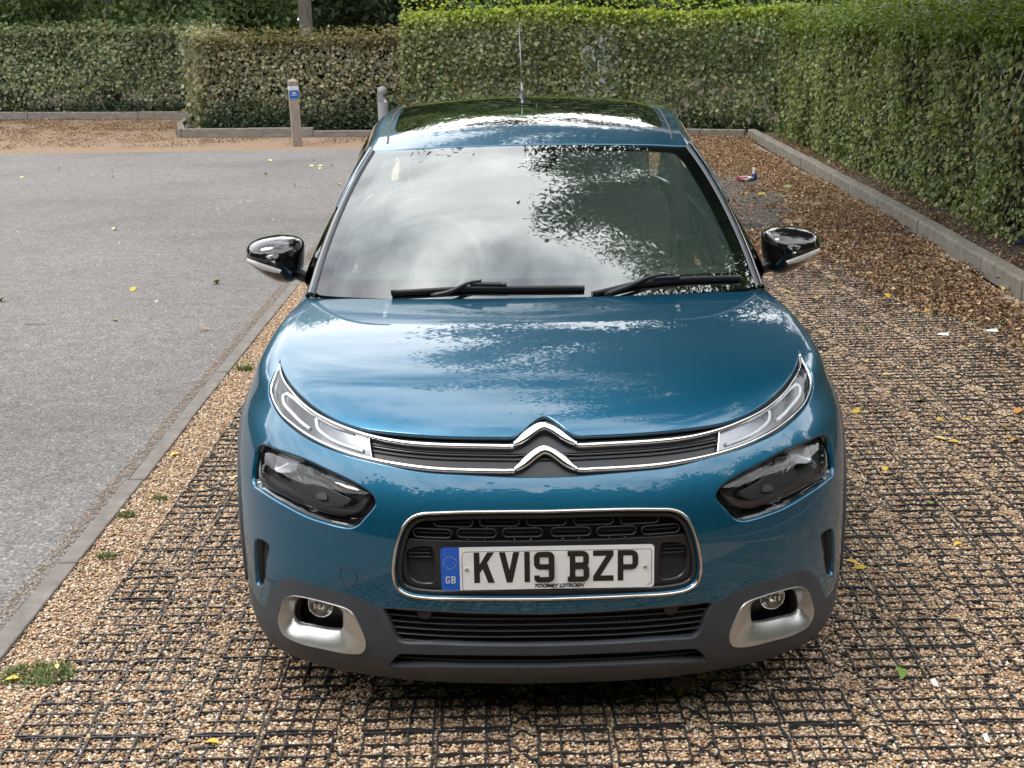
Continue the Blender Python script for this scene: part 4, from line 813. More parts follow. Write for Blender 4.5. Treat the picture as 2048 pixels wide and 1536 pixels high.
def strokes(polys, y0, x0, z0, name, mt, par, sc=1.):
    V = []; F = []
    for i, P in enumerate(polys):
        b = len(V); y = y0 - .00012 * i
        V += [((x0 + x * sc) / 1000, y, (z0 + z * sc) / 1000) for x, z in P]; F.append(tuple(range(b, b + len(P))))
    me = bpy.data.meshes.new(name); me.from_pydata(V, [], F); me.update(); bm = bmesh.new(); bm.from_mesh(me); bmesh.ops.triangulate(bm, faces=bm.faces); bm.to_mesh(me); bm.free()
    return link(name, me, mt, par, False)
def thick(P, wd=14., rad=8, closed=False):
    """stroke of constant width along a polyline with rounded corners, as quads"""
    P = [Vector(p) for p in P]; Q = []; n = len(P)
    for i in range(n):
        if (i in (0, n - 1)) and not closed: Q.append(P[i]); continue
        a, b, c = P[i - 1], P[i], P[(i + 1) % n]; d1 = (a - b).normalized(); d2 = (c - b).normalized(); r_ = min(rad, (a - b).length * .49, (c - b).length * .49)
        s, e_ = b + d1 * r_, b + d2 * r_
        for k in range(7): t_ = k / 6; Q.append(s * (1 - t_) ** 2 + b * 2 * t_ * (1 - t_) + e_ * t_ ** 2)
    out = []; Lf = []; Rt = []; k = len(Q)
    for i in range(k):
        a = Q[(i - 1) % k] if (closed or i > 0) else Q[i]; b = Q[(i + 1) % k] if (closed or i < k - 1) else Q[i]
        t_ = (b - a).normalized(); nn = Vector((-t_.y, t_.x)); Lf.append(Q[i] + nn * wd / 2); Rt.append(Q[i] - nn * wd / 2)
    for i in range(k if closed else k - 1):
        j = (i + 1) % k; out.append([Lf[i], Lf[j], Rt[j], Rt[i]])
    return out
def rect(x0, x1, z0, z1): return [[(x0, z0), (x1, z0), (x1, z1), (x0, z1)]]
GL = {'K': rect(0, 14, 0, 79) + [[(14, 25), (50, 79), (33, 79), (14, 48)]] + [[(34, 0), (50, 0), (32, 53), (20, 40)]],
      'V': [[(0, 79), (15, 79), (32, 0), (18, 0)], [(35, 79), (50, 79), (32, 0), (18, 0)]],
      '1': rect(0, 13.5, 0, 79),
      '9': thick([(7, 39), (43, 39), (43, 72), (7, 72)], 14, 9, True) + thick([(43, 60), (43, 7), (7, 7), (7, 19)], 14, 9),
      'B': rect(3, 17, 0, 79) + thick([(-2, 72), (43, 72), (43, 43), (12, 43)], 14, 10) + thick([(12, 39.5), (43.6, 39.5), (43.6, 7), (-2, 7)], 14, 10),
      'Z': rect(0, 50, 65, 79) + rect(0, 50, 0, 14) + [[(0, 12), (17, 12), (50, 67), (33, 67)]],
      'P': rect(0, 14, 0, 79) + thick([(7, 72), (43, 72), (43, 36), (7, 36)], 14, 11)}
for ch, x in (('K', 80.6), ('V', 142), ('1', 203.5), ('9', 227), ('B', 311), ('Z', 371), ('P', 431)):
    # each stroke piece steps back slightly so that no faces share a plane
    strokes([q for q in GL[ch]], -.0006, x - 260, -37, 'character', 'plate_black', npl)
bd = [(a, b) for a, b in rrect(-207, 253, -47.5, 49.5, 9, 8)]
bo = thick(bd, 1.5, .01, True); bo = [q for q in bo if not (q[0].y < -46 and -35 < q[0].x < 88)]
strokes(bo, -.0005, 0, 0, 'border_line', 'plate_black', npl)
def text_mesh(s, size, name, mt, par, loc, shear=0., sx=1., bold=0.):
    cu_ = bpy.data.curves.new(name, 'FONT'); cu_.body = s; cu_.size = size; cu_.shear = shear; cu_.align_x = 'CENTER'; cu_.align_y = 'CENTER'; cu_.offset = bold; cu_.extrude = 0
    to = bpy.data.objects.new(name, cu_); COL.objects.link(to); dg = bpy.context.evaluated_depsgraph_get(); me = bpy.data.meshes.new_from_object(to.evaluated_get(dg)); bpy.data.objects.remove(to)
    me.transform(Matrix.Diagonal((sx, 1, 1, 1))); me.transform(Matrix.Rotation(R(90), 4, 'X')); me.materials.clear()
    o = link(name, me, mt, par, False); o.location = loc; return o
text_mesh('TOOMEY CITROEN', .0125, 'dealer_lettering', 'plate_black', npl, (.0265, -.0008, -.0475), .35, 1.12, .0006)
strokes(rect(0, 26, 0, .8), -.0007, 12, -53.6, 'dealer_small_print', 'plate_black', npl)
for ch, x in (('G', -249.5), ('B', -236)):
    q = thick([(9.5, 13.5), (9.5, 16), (1.8, 16), (1.8, 1.8), (9.5, 1.8), (9.5, 8.5), (6, 8.5)], 3.4, 2.5) if ch == 'G' else rect(0, 3.4, 0, 18) + thick([(1, 16.3), (9.3, 16.3), (9.3, 9.6), (1, 9.6)], 3.4, 2.6) + thick([(1, 8.6), (9.8, 8.6), (9.8, 1.7), (1, 1.7)], 3.4, 2.6)
    strokes(q, -.0006, x, -36, 'country_letter', 'badge_white', npl)
for k in range(12):
    a = 2 * math.pi * k / 12; strokes([[(1.7 * math.cos(t + 1.57) * (1 if j % 2 == 0 else .45), 1.7 * math.sin(t + 1.57) * (1 if j % 2 == 0 else .45)) for j, t in enumerate(np.linspace(0, 2 * math.pi, 10, endpoint=False))]], -.0006, -237.5 + 15.5 * math.sin(a), 17 + 15.5 * math.cos(a), 'band_star', 'plate_yellow', npl)
for x in (-197, 238):
    mq = Matrix.Translation((x / 1000, -.0006, -.001)) @ Matrix.Rotation(R(90), 4, 'X')
    sc_ = MB().lathe([(.0055, 0), (.0055, .0012), (.0045, .002), (.0001, .002)], 16, mq).build('screw_cap', 'screw', npl, True, auto=40)
    MB().lathe([(.0022, 0), (.0022, .0023), (.0001, .0025)], 10, mq).build('screw_head', 'screw_head', sc_, True, auto=40)
# --- lower grilles
def urange(loop, v):
    us_ = []
    for (x1, y1), (x2, y2) in zip(loop, np.roll(loop, -1, axis=0)):
        if (y1 > v) != (y2 > v): us_.append(x1 + (v - y1) / (y2 - y1) * (x2 - x1))
    return (min(us_), max(us_)) if us_ else None
lg = reg('lower_grille', g1, 'black_deep', car, off=-.05, sp=.03); lo_, hi_ = g1[:, 1].min(), g1[:, 1].max()
for i, v in enumerate(np.linspace(lo_ + .006, hi_ - .008, 6)):
    a, b = urange(g1, v); sweep('slat', np.array([(u, v + 0 * u) for u in np.linspace(a, b, 60)]), .0055, .010, 'black_satin', lg, off=-.022, n=7)
for u0 in np.linspace(-.29, .29, 8):
    sweep('grille_rib', np.array([(u0, v) for v in np.linspace(lo_ + .003, hi_ - .004, 8)]), .0025, .004, 'black_satin', lg, off=-.03, n=5)
for u0 in (-.3118, .3118):
    reg('fixing_cap', np.array([(u0 + .017 * math.cos(a), .2395 + .0165 * math.sin(a)) for a in np.linspace(0, 2*math.pi, 24, endpoint=False)]), 'black_satin', lg, off=-.008, rim=[(0, 0, 0), (.002, .002, 60), (.002, .015, 90)])
lg2 = reg('spoiler_grille', g2, 'black_deep', car, off=-.035, sp=.03); lo_, hi_ = g2[:, 1].min(), g2[:, 1].max()
for v in np.linspace(lo_ + .008, hi_ - .007, 3):
    a, b = urange(g2, v); sweep('slat', np.array([(u, v) for u in np.linspace(a, b, 50)]), .004, .008, 'black_satin', lg2, off=-.02, n=7)
# --- fog lamps
for sg in (1, -1):
    m_ = (lambda q: np.asarray(q)) if sg > 0 else mir
    fg = reg('fog_lamp', m_(fo), 'silver', car, holes=[m_(fi)], gap=.0008, sp=.005, calc=True,
             off=lambda Q, loops: .003 - .030 * (dist(loops[0], Q) / (dist(loops[0], Q) + dist(loops[1], Q) + 1e-6)) ** 1.25, rim=[(0, 0, 0), (.0012, .002, 60), (.0015, .012, 90)], hrim=[(0, 0, 0), (.002, .004, 60), (.0025, .010, 90)])
    reg('fog_housing', m_(fo), 'black_satin', fg, off=-.070, sp=.02)
    c = Vector(S([.6245 * sg], [.2140])[0]); n = Vector(S.normal([.6245 * sg], [.226])[0]); d = Vector((n.x * .35, n.y, 0)).normalized()
    ro = Matrix.Translation(c - n * .024) @ d.to_track_quat('Z', 'Y').to_matrix().to_4x4()
    MB().lathe([(.033, -.03), (.034, .0), (.031, .003), (.028, -.004), (.02, -.016), (.0001, -.022)], 32, ro).build('fog_reflector', 'reflector', fg, True, auto=45)
    for q in (-.012, .002, .014): MB().box(ro @ Vector((q, 0, -.006)), (.004, .014, .040), ro.to_3x3()).build('fog_rib', 'reflector', fg)
    MB().lathe([(.034, .0), (.033, .004), (.024, .010), (.012, .0125), (.0001, .013)], 32, ro).build('fog_lens', 'lamp_glass', fg, True)
# --- windscreen
ws = []
for s_ in (0, .25, .5, .75, .92, 1.0):
    B_ = np.array((.700 * s_, 1.035 + .115 * s_ ** 2.2, .950 + .008 * s_)); T_ = np.array((.548 * s_, 1.695 + .062 * s_ ** 2, 1.3665 - .017 * s_ ** 2)); col = []
    for t_ in (0, .2, .4, .6, .8, 1.):
        col.append(B_ * (1 - t_) + T_ * t_ + np.array((.018 * s_, -.012, .024)) * 4 * t_ * (1 - t_) * (1 - .25 * s_))
    ws.append(col)
WS = Surf(np.array((0, .25, .5, .75, .92, 1.0)) * .66, np.array((0, .2, .4, .6, .8, 1.)) * .80, ws)
UW, VW = .66, .80
def wl_(pts): return np.array([(a * UW, b * VW) for a, b in pts])
gl_half = cr(wl_([(0, .0), (.3, .0), (.6, .0), (.9, .0), (.975, .005), (1, .03), (1, .2), (1, .5), (1, .8), (1, .965), (.985, 1), (.7, 1), (.35, 1), (0, 1)]), False, .012)
gl_loop = even(np.concatenate([gl_half, mir(gl_half[::-1])[1:-1]]), True, .014)
win = reg('windscreen', gl_loop, 'windscreen_glass', car, sf=WS, sp=.04, off=.0)
fr_half = cr(wl_([(0, .118), (.4, .116), (.75, .108), (.90, .104), (.935, .118), (.938, .15), (.930, .4), (.918, .7), (.905, .88), (.885, .935), (.85, .952), (.6, .955), (.25, .957), (.175, .955), (.155, .935), (.145, .88), (.125, .835), (.105, .80), (.06, .785), (0, .785)]), False, .008)
fr_loop = even(np.concatenate([fr_half, mir(fr_half[::-1])[1:-1]]), True, .010)
cw = wl_([(-.02, .94), (.02, .94), (.055, .885), (-.055, .885)])
reg('glass_border', gl_loop, 'black_satin', win, holes=[fr_loop, even(cw, True, .006)], sf=WS, sp=.03, off=-.004)
reg('sensor_window', even(cw, True, .006), 'interior_light', win, sf=WS, sp=.02, off=-.010)
reg('painted_haze', fr_loop, 'painted_haze', win, sf=WS, sp=.04, off=-.006)  # added sheet carrying the painted haze inside the glass border
MB().box((0, 1.66, 1.285), (.16, .10, .05)).build('sensor_housing', 'black_satin', win, bevel=.01)
# cowl, wipers
V = []; F = []
for i, s_ in enumerate(np.linspace(-1, 1, 41)):
    y_ = 1.035 + .115 * abs(s_) ** 2.2; V += [(.715 * s_, y_ - .05, .900), (.715 * s_, y_ - .012, .930), (.712 * s_, y_ + .015, .943 + .008 * abs(s_))]
for i in range(40):
    for j in range(2): F.append((i*3 + j, (i+1)*3 + j, (i+1)*3 + j + 1, i*3 + j + 1))
mk('cowl', V, F, 'black_satin', car, True)
def wpt(px_x, t_): return (px_x, t_)
def wiper(name, blade, arm, clip):
    w_ = empty(name, parent=car)
    sweep('wiper_blade', even(wl_(blade), False, .02), np.array([.015] * len(even(wl_(blade), False, .02))), .011, 'rubber', w_, off=.009, sf=WS, n=8, full=True)
    a = cr(wl_(arm), False, .015); sweep('wiper_arm', a, np.linspace(.016, .009, len(a)), .006, 'black_satin', w_, off=np.linspace(.018, .030, len(a)), sf=WS, n=8, full=True)
    sweep('wiper_clip', even(wl_(clip), False, .015), .016, .009, 'black_satin', w_, off=.020, sf=WS, n=8, full=True)
    return w_
wiper('wiper', [(-.64, .022), (-.3, .052), (.0, .052), (.215, .046)], [(-.46, .004), (-.38, .020), (-.30, .060), (-.24, .070)], [(-.29, .062), (-.13, .060)])
wiper('wiper', [(.245, .012), (.45, .058), (.7, .066), (.925, .052)], [(.30, .002), (.40, .030), (.50, .066), (.58, .076)], [(.52, .066), (.64, .068)])
# --- pillars, roof
yR = np.array([0, .06, .16, .32, .58, .9, 1.3, 1.7, 2.0]); zR = np.array([0, .018, .044, .072, .097, .109, .102, .066, .015])
RS = []; sts = [0, .25, .5, .72, .88, .96, 1.0]; hx = [0, .155, .31, .44, .525, .556, .570]; dz = [0, .004, .015, .030, .046, .058, .078]
for s_, x_, d_ in zip(sts, hx, dz):
    col = []
    for j, (y_, z_) in enumerate(zip(yR, zR)):
        g = 1 + .055 * math.sin(min(1, y_ / .9) * math.pi / 2) ; dd = d_ * (.40 + .60 * min(1, y_ / .35))
        col.append((x_ * g, 1.70 + .060 * (x_ / .55) ** 2 + y_ * 1.0, 1.3705 + z_ - dd))
    RS.append(col)
RSf = Surf(np.array(hx) * 1.05, yR, RS)
xe = hx[-1] * 1.05
fr = .205
def rr_(u0, u1, v0, v1): return even(np.array([(u0, v0), (u1, v0), (u1, v1), (u0, v1)]), True, .015)
gx_ = .478 * 1.05
gl2 = cr([(0, fr), (.2, fr), (gx_ - .05, fr + .006), (gx_ - .008, fr + .03), (gx_, fr + .09), (gx_, .8), (gx_, 1.5), (gx_ - .05, 1.56), (.2, 1.57), (0, 1.57)], False, .012); gl2 = even(np.concatenate([gl2, mir(gl2[::-1])[1:-1]]), True, .014)
roof = reg('roof', rr_(-xe, xe, .003, 1.96), 'paint', car, holes=[gl2], sf=RSf, sp=.04, rim=[(0, 0, 0), (.0015, .001, 40), (.002, .01, 90)], hrim=[(0, 0, 0), (.001, .003, 80)])
reg('glass_panel', gl2, 'roof_glass', roof, sf=RSf, sp=.05, gap=.002, off=-.001)
for sg in (1, -1):
    q = np.array([(.50 * 1.05 * sg, v) for v in np.linspace(.075, 1.8, 60)]); sweep('roof_strip', q, .008, np.concatenate([np.linspace(.001, .006, 4), np.full(52, .0025), np.linspace(.0025, .001, 4)]), 'black_satin', roof, sf=RSf)
for sg in (1, -1):
    V = []; F = []; n_ = 30
    for i in range(n_):
        t_ = i / (n_ - 1); e_ = WS([UW * sg], [VW * t_])[0]
        k = np.array((sg, 1, 1)); tw = 1 - .25 * t_
        for o_ in ((-.004, -.004, -.006), (.000, .002, .006), (.010, .010, .0085), (.020, .022, .006), (.0285, .040, -.004), (.032, .075, -.030)): V.append(e_ + k * np.array(o_) * np.array((tw, 1, 1)))
    for i in range(n_ - 1):
        for j in range(5):
            q = (i*6 + j, (i+1)*6 + j, (i+1)*6 + j + 1, i*6 + j + 1); F.append(q if sg < 0 else q[::-1])
    pil = mk('windscreen_pillar', V, F, 'black_gloss', car, True)
    V = []; F = []                                      # matt gutter seal beside the glass
    for i in range(n_):
        t_ = i / (n_ - 1); e_ = WS([UW * sg], [VW * t_])[0]; k = np.array((sg, 1, 1))
        for o_ in ((-.006, -.004, .000), (-.002, -.002, .006), (.004, .003, .0085), (.0075, .006, .006)): V.append(e_ + k * np.array(o_))
    for i in range(n_ - 1):
        for j in range(3): q = (i*4 + j, (i+1)*4 + j, (i+1)*4 + j + 1, i*4 + j + 1); F.append(q if sg < 0 else q[::-1])
    mk('pillar_seal', V, F, 'lamp_grey' if False else 'cladding', pil, True)
    # paint rail beside the roof edge running down the pillar
    V = []; F = []
    for i in range(n_):
        t_ = i / (n_ - 1); e_ = WS([UW * sg], [VW * (.55 + .47 * t_)])[0]; k = np.array((sg, 1, 1)); q = min(1, t_ * 1.6)
        for o_ in ((.012, .012, .0095 * q), (.022, .024, .008 * q), (.031, .042, -.003), (.036, .078, -.030)): V.append(e_ + k * np.array(o_))
    for i in range(n_ - 1):
        for j in range(3): q = (i*4 + j, (i+1)*4 + j, (i+1)*4 + j + 1, i*4 + j + 1); F.append(q if sg < 0 else q[::-1])
    mk('roof_rail', V, F, 'paint', pil, True)
# --- sides: doors, sills, windows, rear body
for sg in (1, -1):
    m_ = (lambda q: np.asarray(q)) if sg > 0 else mir
    def box_uv(Y0, Y1, z0, z1=None):
        a, b = u_of_y(Y0), u_of_y(Y1); v0 = v_of_z(z0); v1 = VM if z1 is None else v_of_z(z1); return m_(even(np.array([(a, v0), (b, v0), (b, v1), (a, v1)]), True, .02))
    fd = reg('front_door', box_uv(1.27, 2.22, .36), 'paint', car, gap=.002, rim=EDGE, sp=.06)
    sweep('door_handle', m_(np.array([(u_of_y(y_), v_of_z(.785) + .05) for y_ in np.linspace(1.98, 2.14, 8)])), .025, .022, 'paint', fd)
    rl = np.concatenate([[(u_of_y(2.22), VM), (u_of_y(2.22), v_of_z(.36)), (u_of_y(2.98), v_of_z(.36))], arc(WY2, RA, math.pi - .12, math.pi * .62, 14), [(u_of_y(3.2), VM)]])
    rd = reg('rear_door', m_(even(rl, True, .02)), 'paint', car, gap=.002, rim=EDGE, sp=.06)
    sweep('door_handle', m_(np.array([(u_of_y(y_), v_of_z(.785) + .06) for y_ in np.linspace(2.88, 3.04, 8)])), .025, .022, 'paint', rd)
    reg('sill_cladding', box_uv(1.25, 3.08, .165, .355), 'cladding', car, sp=.06, off=.004)
    reg('side_bump', cr(box_uv(1.5, 2.9, .38, .46), True, .03), 'cladding', car, sp=.06, off=.012, rim=[(0, 0, 0), (.004, .004, 60), (.004, .012, 90)])
    qb = np.concatenate([[(u_of_y(3.2), VM)], arc(WY2, RA, math.pi * .62, .05, 30), [(S.us[13] - .1, v_of_z(.34)), (S.us[13], v_of_z(.34)), (S.us[13], VM)]])
    reg('rear_quarter', m_(even(qb, True, .02)), 'paint', car, gap=.002, rim=EDGE, sp=.06)
    ra = np.concatenate([arc(WY2, RA - .003, .02, math.pi + .1, 50), arc(WY2, RI, math.pi + .1, .02, 50)]); reg('arch_cladding', m_(ra), 'cladding', car, off=.006, rim=[(0, 0, 0), (.004, .002, 50), (.005, .03, 90)], sp=.04)
    V = []; F = []; ys = np.linspace(1.30, 3.75, 36)
    for y_ in ys:
        u_ = float(np.interp(y_, [1.22, 1.45, 1.95, 2.6, 3.2, 3.55, 3.8], S.us[[7, 8, 9, 10, 11, 12, 13]])); b_ = S([u_], [VM])[0]
        if y_ < 1.80: tt = (y_ - 1.16) / .64; e_ = WS([UW], [VW * min(1, max(0, tt))])[0] + np.array((.031, .062, -.022))
        else: e_ = RSf([xe], [min(1.95, y_ - 1.76)])[0] + np.array((.012, 0, -.012))
        for k in np.linspace(0, 1, 6): p_ = b_ * (1 - k) + e_ * k + np.array((.03 * math.sin(k * math.pi), 0, 0)); V.append((p_[0] * sg, p_[1], p_[2]))
    for i in range(len(ys) - 1):
        for j in range(5): q = (i*6 + j, (i+1)*6 + j, (i+1)*6 + j + 1, i*6 + j + 1); F.append(q if sg > 0 else q[::-1])
    sw = mk('side_window', V, F, 'side_glass', car, True)
    for y0_, y1_ in ((2.16, 2.28), (3.0, 3.1)):
        i0 = int(np.argmin(abs(ys - y0_))); i1 = max(i0 + 1, int(np.argmin(abs(ys - y1_)))); VV = [np.array(V[i*6 + j]) + np.array((.004 * sg, 0, 0)) for i in range(i0, i1 + 1) for j in range(6)]; FF = []
        for i in range(i1 - i0):
            for j in range(5): q = (i*6 + j, (i+1)*6 + j, (i+1)*6 + j + 1, i*6 + j + 1); FF.append(q if sg > 0 else q[::-1])
        mk('door_pillar', VV, FF, 'black_gloss', sw, True)
ub = S.us[13]
rbh = np.array([(ub, v_of_z(.34)), (ub, VM), (S.us[-1], VM), (S.us[-1], v_of_z(.34))])
for sg in (1, -1):
    m_ = (lambda q: np.asarray(q)) if sg > 0 else mir
    reg('tailgate', m_(even(rbh, True, .02)), 'paint', car, sp=.06)
    reg('rear_bumper', m_(even(np.array([(S.us[12] + .05, .01), (S.us[-1], .01), (S.us[-1], v_of_z(.335)), (S.us[12] + .12, v_of_z(.335))]), True, .02)), 'cladding', car, sp=.06, off=.006)
    tl = cr([(ub - .06, .66), (ub + .12, .66), (ub + .13, .76), (ub - .05, .77)], True, .015); reg('tail_lamp', m_(tl), 'wrap_pink', car, sp=.04, off=.006, rim=[(0, 0, 0), (.004, .01, 90)])
V = []; F = []
for i, s_ in enumerate(np.linspace(-1, 1, 25)):
    a = RSf([abs(s_) * xe], [1.96])[0]; b = S([S.us[-1] - abs(s_) * (S.us[-1] - S.us[13])], [VM])[0]
    for k in np.linspace(0, 1, 6): q = a * (1 - k) + b * k + np.array((0, .05, .02)) * math.sin(k * math.pi); V.append((abs(q[0]) * (1 if s_ >= 0 else -1), q[1], q[2]))
for i in range(24):
    for j in range(5): F.append((i*6 + j, i*6 + j + 1, (i+1)*6 + j + 1, (i+1)*6 + j))
mk('rear_window', V, F, 'side_glass', car, True)
# --- mirrors
MO = np.array([(-.963, 1.063), (-.94, 1.080), (-.897, 1.092), (-.845, 1.097), (-.793, 1.087), (-.775, 1.073), (-.774, 1.044), (-.782, .982), (-.795, .954), (-.817, .939), (-.854, .940), (-.895, .956), (-.941, .990), (-.968, 1.016)])
MOs = cr(MO, True, .012); mc = np.array((-.862, 1.030))
def mirror(sg):
    g = empty('door_mirror', parent=car)
    prof = [(.86, .045), (.97, .035), (1.0, .012), (1.0, -.006), (.985, -.025), (.945, -.046), (.87, -.066), (.74, -.086), (.55, -.101), (.32, -.110), (.1, -.1135)]; n_ = len(MOs); V = []; F = []
    for k, y_ in prof:
        for x_, z_ in MOs:
            q = mc + (np.array((x_, z_)) - mc) * k; V.append((q[0] * -sg, 1.515 + y_ + .06 * max(0, -(q[0] + .80)) , q[1] + (.0)))
    for j in range(len(prof) - 1):
        for i in range(n_):
            q = (j*n_ + i, j*n_ + (i+1) % n_, (j+1)*n_ + (i+1) % n_, (j+1)*n_ + i); F.append(q if sg < 0 else q[::-1])
    F.append(tuple(range((len(prof) - 1) * n_, len(prof) * n_)) if sg > 0 else tuple(range(len(prof) * n_ - 1, (len(prof) - 1) * n_ - 1, -1)))
    mk('mirror_cap', V, F, 'black_gloss', g, True)
    V = [(v[0], 1.515 + .040 + .06 * max(0, abs(v[0]) - .80), v[2]) for v in V[:n_]]; mk('mirror_glass', V, [tuple(range(n_))], 'chrome', g, False)
    # repeater: a strip on the lower front of the cap
    RP = [[(-.9560, 1.4549, 1.031), (-.9265, 1.4253, 1.0271), (-.9034, 1.415, 1.0202), (-.8693, 1.4083, 1.0096), (-.836, 1.4109, .9964)],
          [(-.9560, 1.4549, 1.0259), (-.9271, 1.4279, 1.0181), (-.9049, 1.4195, 1.0096), (-.8708, 1.4122, .9985), (-.8402, 1.4119, .9912)],
          [(-.9550, 1.4548, 1.0209), (-.9293, 1.4355, 1.0087), (-.9053, 1.4278, .9978), (-.8703, 1.416, .9896), (-.843, 1.4143, .9846)]]
    n2 = 25; V = []
    for q, dy in zip(RP, (-.002, -.006, -.003)):
        q = cr(np.array(q), False, .003); k_ = np.linspace(0, len(q) - 1, n2); q = np.stack([np.interp(k_, np.arange(len(q)), q[:, c_]) for c_ in range(3)], 1); V += [(x_ * -sg, y_ + dy - .002, z_) for x_, y_, z_ in q]
    F = []
    for j in range(2):
        for i in range(n2 - 1): q = (j*n2 + i, j*n2 + i + 1, (j+1)*n2 + i + 1, (j+1)*n2 + i); F.append(q if sg > 0 else q[::-1])
    mk('repeater', V, F, 'white_lens', g, True)
    MB().tube([(-.80 * -sg, 1.50, .968), (-.765 * -sg, 1.49, .955), (-.735 * -sg, 1.47, .945), (-.70 * -sg, 1.45, .94)], [.020, .019, .024, .030], 12).build('mirror_stalk', 'black_satin', g, True, auto=60)
    mk('mirror_sail', [(sg * .722, 1.24, .945), (sg * .765, 1.52, .945), (sg * .716, 1.36, 1.055), (sg * .712, 1.24, .985)], [(0, 1, 2, 3)], 'black_satin', g, False)
mirror(1); mirror(-1)
# --- antenna
an = empty('antenna', (-.014, 2.80, 1.462), car)
MB().lathe([(.026, 0), (.022, .012), (.012, .024), (.007, .034)], 16).build('antenna_base', 'black_satin', an, True)
MB().tube([(0, 0, .02), (-.001, .03, .07)], [.0075, .006], 10).build('antenna_root', 'lamp_grey', an, True)
MB().tube([(-.001, .03, .07), (-.005, .11, .20), (-.008, .19, .32)], [.0038, .0026, .002], 8).build('antenna_mast', 'lamp_grey', an, True)
# --- wheels
def wheel(x, y):
    g = empty('wheel', (x, y, WZ), car); sx = 1 if x > 0 else -1; ro = Matrix.Rotation(R(90 * sx), 4, 'Y')
    MB().lathe([(.215, -.10), (.29, -.105), (.312, -.095), (.32, -.06), (.322, 0), (.32, .06), (.312, .095), (.29, .105), (.215, .10)], 48, ro).build('tyre', 'tyre', g, True)
    MB().lathe([(.215, -.10), (.205, -.08), (.20, .05), (.21, .085), (.22, .102), (.214, .104), (.20, .085)], 40, ro).build('rim', 'alloy', g, True)
    for k in range(5):
        a = 2 * math.pi * k / 5; MB().box(ro @ Vector((.115 * math.cos(a), .115 * math.sin(a), .075)), (.19, .055, .025), (ro @ Matrix.Rotation(a, 4, 'Z')).to_3x3()).build('spoke', 'alloy', g, bevel=.006)
    MB().lathe([(.0001, .092), (.045, .09), (.05, .07)], 20, ro).build('hub_cap', 'alloy', g, True)
for x in (-.735, .735):
    for y in (WY1, WY2): wheel(x, y)
MB().box((0, 2.05, .24), (1.15, 3.3, .10)).box((0, .50, .24), (1.10, .6, .10)).box((0, 2.17, .45), (1.62, 1.75, .05)).box((0, .72, .50), (.95, .55, .40)).build('underbody', 'black_deep', car)
# --- interior seen through the glass
V = []; F = []
for i, x_ in enumerate(np.linspace(-.70, .70, 21)):
    for j, (y_, z_) in enumerate(((1.10, .90), (1.2, .925), (1.4, .945), (1.55, .95), (1.64, .925), (1.67, .85), (1.70, .70), (1.70, .45))): V.append((x_, y_ + .06 * (x_ / .7) ** 2, z_ + (.025 * math.exp(-((x_ + .36) / .15) ** 2) if 2 <= j <= 4 else 0)))
for i in range(20):
    for j in range(7): F.append((i*8 + j, (i+1)*8 + j, (i+1)*8 + j + 1, i*8 + j + 1))
mk('dashboard', V, F, 'interior_dark', car, True)
st = empty('steering_wheel', (-.36, 1.80, .93), car); st.rotation_euler = (R(66), 0, 0)
MB().tube([(.182 * math.cos(a), .182 * math.sin(a) * (1 if math.sin(a) > -.8 else .93), 0) for a in np.linspace(0, 2*math.pi, 40, endpoint=False)], .016, 10, True).build('wheel_rim', 'interior_light', st, True)
MB().box((0, 0, -.01), (.33, .05, .02)).box((0, -.09, -.01), (.05, .16, .02)).box((0, -.01, .005), (.14, .12, .05)).build('wheel_boss', 'interior_dark', st, bevel=.01)
for x_ in (-.36, .36):
    s_ = empty('seat', (x_, 2.2, .45), car)
    MB().box((0, -.05, 0), (.5, .52, .16)).build('seat_cushion', 'interior_mid', s_, bevel=.04)
    MB().box((0, .27, .36), (.48, .15, .62), Matrix.Rotation(R(-18), 3, 'X'), .86).build('seat_back', 'interior_mid', s_, bevel=.045)
    MB().box((0, .39, .765), (.27, .10, .19), Matrix.Rotation(R(-14), 3, 'X'), .85).build('headrest', 'interior_mid', s_, bevel=.035)
MB().box((0, 3.05, .50), (1.25, .5, .16)).box((0, 3.33, .80), (1.25, .14, .55), Matrix.Rotation(R(-18), 3, 'X')).build('rear_bench', 'interior_mid', car, bevel=.04)
MB().box((-.28, 3.42, 1.10), (.26, .08, .15)).box((.28, 3.42, 1.10), (.26, .08, .15)).build('rear_headrests', 'interior_mid', car, bevel=.03)
V = [(x_ * .96, y_, z_ - .035) for x_, y_, z_ in [RSf([abs(a)], [b])[0] * np.array((1 if a >= 0 else -1, 1, 1)) for a in np.linspace(-xe * .98, xe * .98, 13) for b in np.linspace(.03, 1.9, 13)]]
mk('headliner', V, [(i*13 + j, i*13 + j + 1, (i+1)*13 + j + 1, (i+1)*13 + j) for i in range(12) for j in range(12)], 'interior_light', car, True)
for sg in (1, -1):
    P_ = [WS([UW * sg * .985], [VW * t_])[0] + np.array((.006 * sg, .03, -.025)) for t_ in np.linspace(.06, .98, 14)]; MB().tube(P_, .022, 8).build('pillar_lining', 'interior_light', car, True)
    MB().tube([(sg * .60, 2.25, .95), (sg * .585, 2.23, 1.10), (sg * .55, 2.22, 1.24), (sg * .52, 2.2, 1.33)], .028, 8).build('belt_pillar', 'interior_light', car, True)
rm = empty('interior_mirror', (0, 1.62, 1.235), car)
MB().box((0, 0, 0), (.24, .03, .065)).build('mirror_shell', 'black_satin', rm, bevel=.012)
MB().tube([(0, .01, .0), (0, .03, .06)], .01, 8).build('mirror_arm', 'black_satin', rm, True)
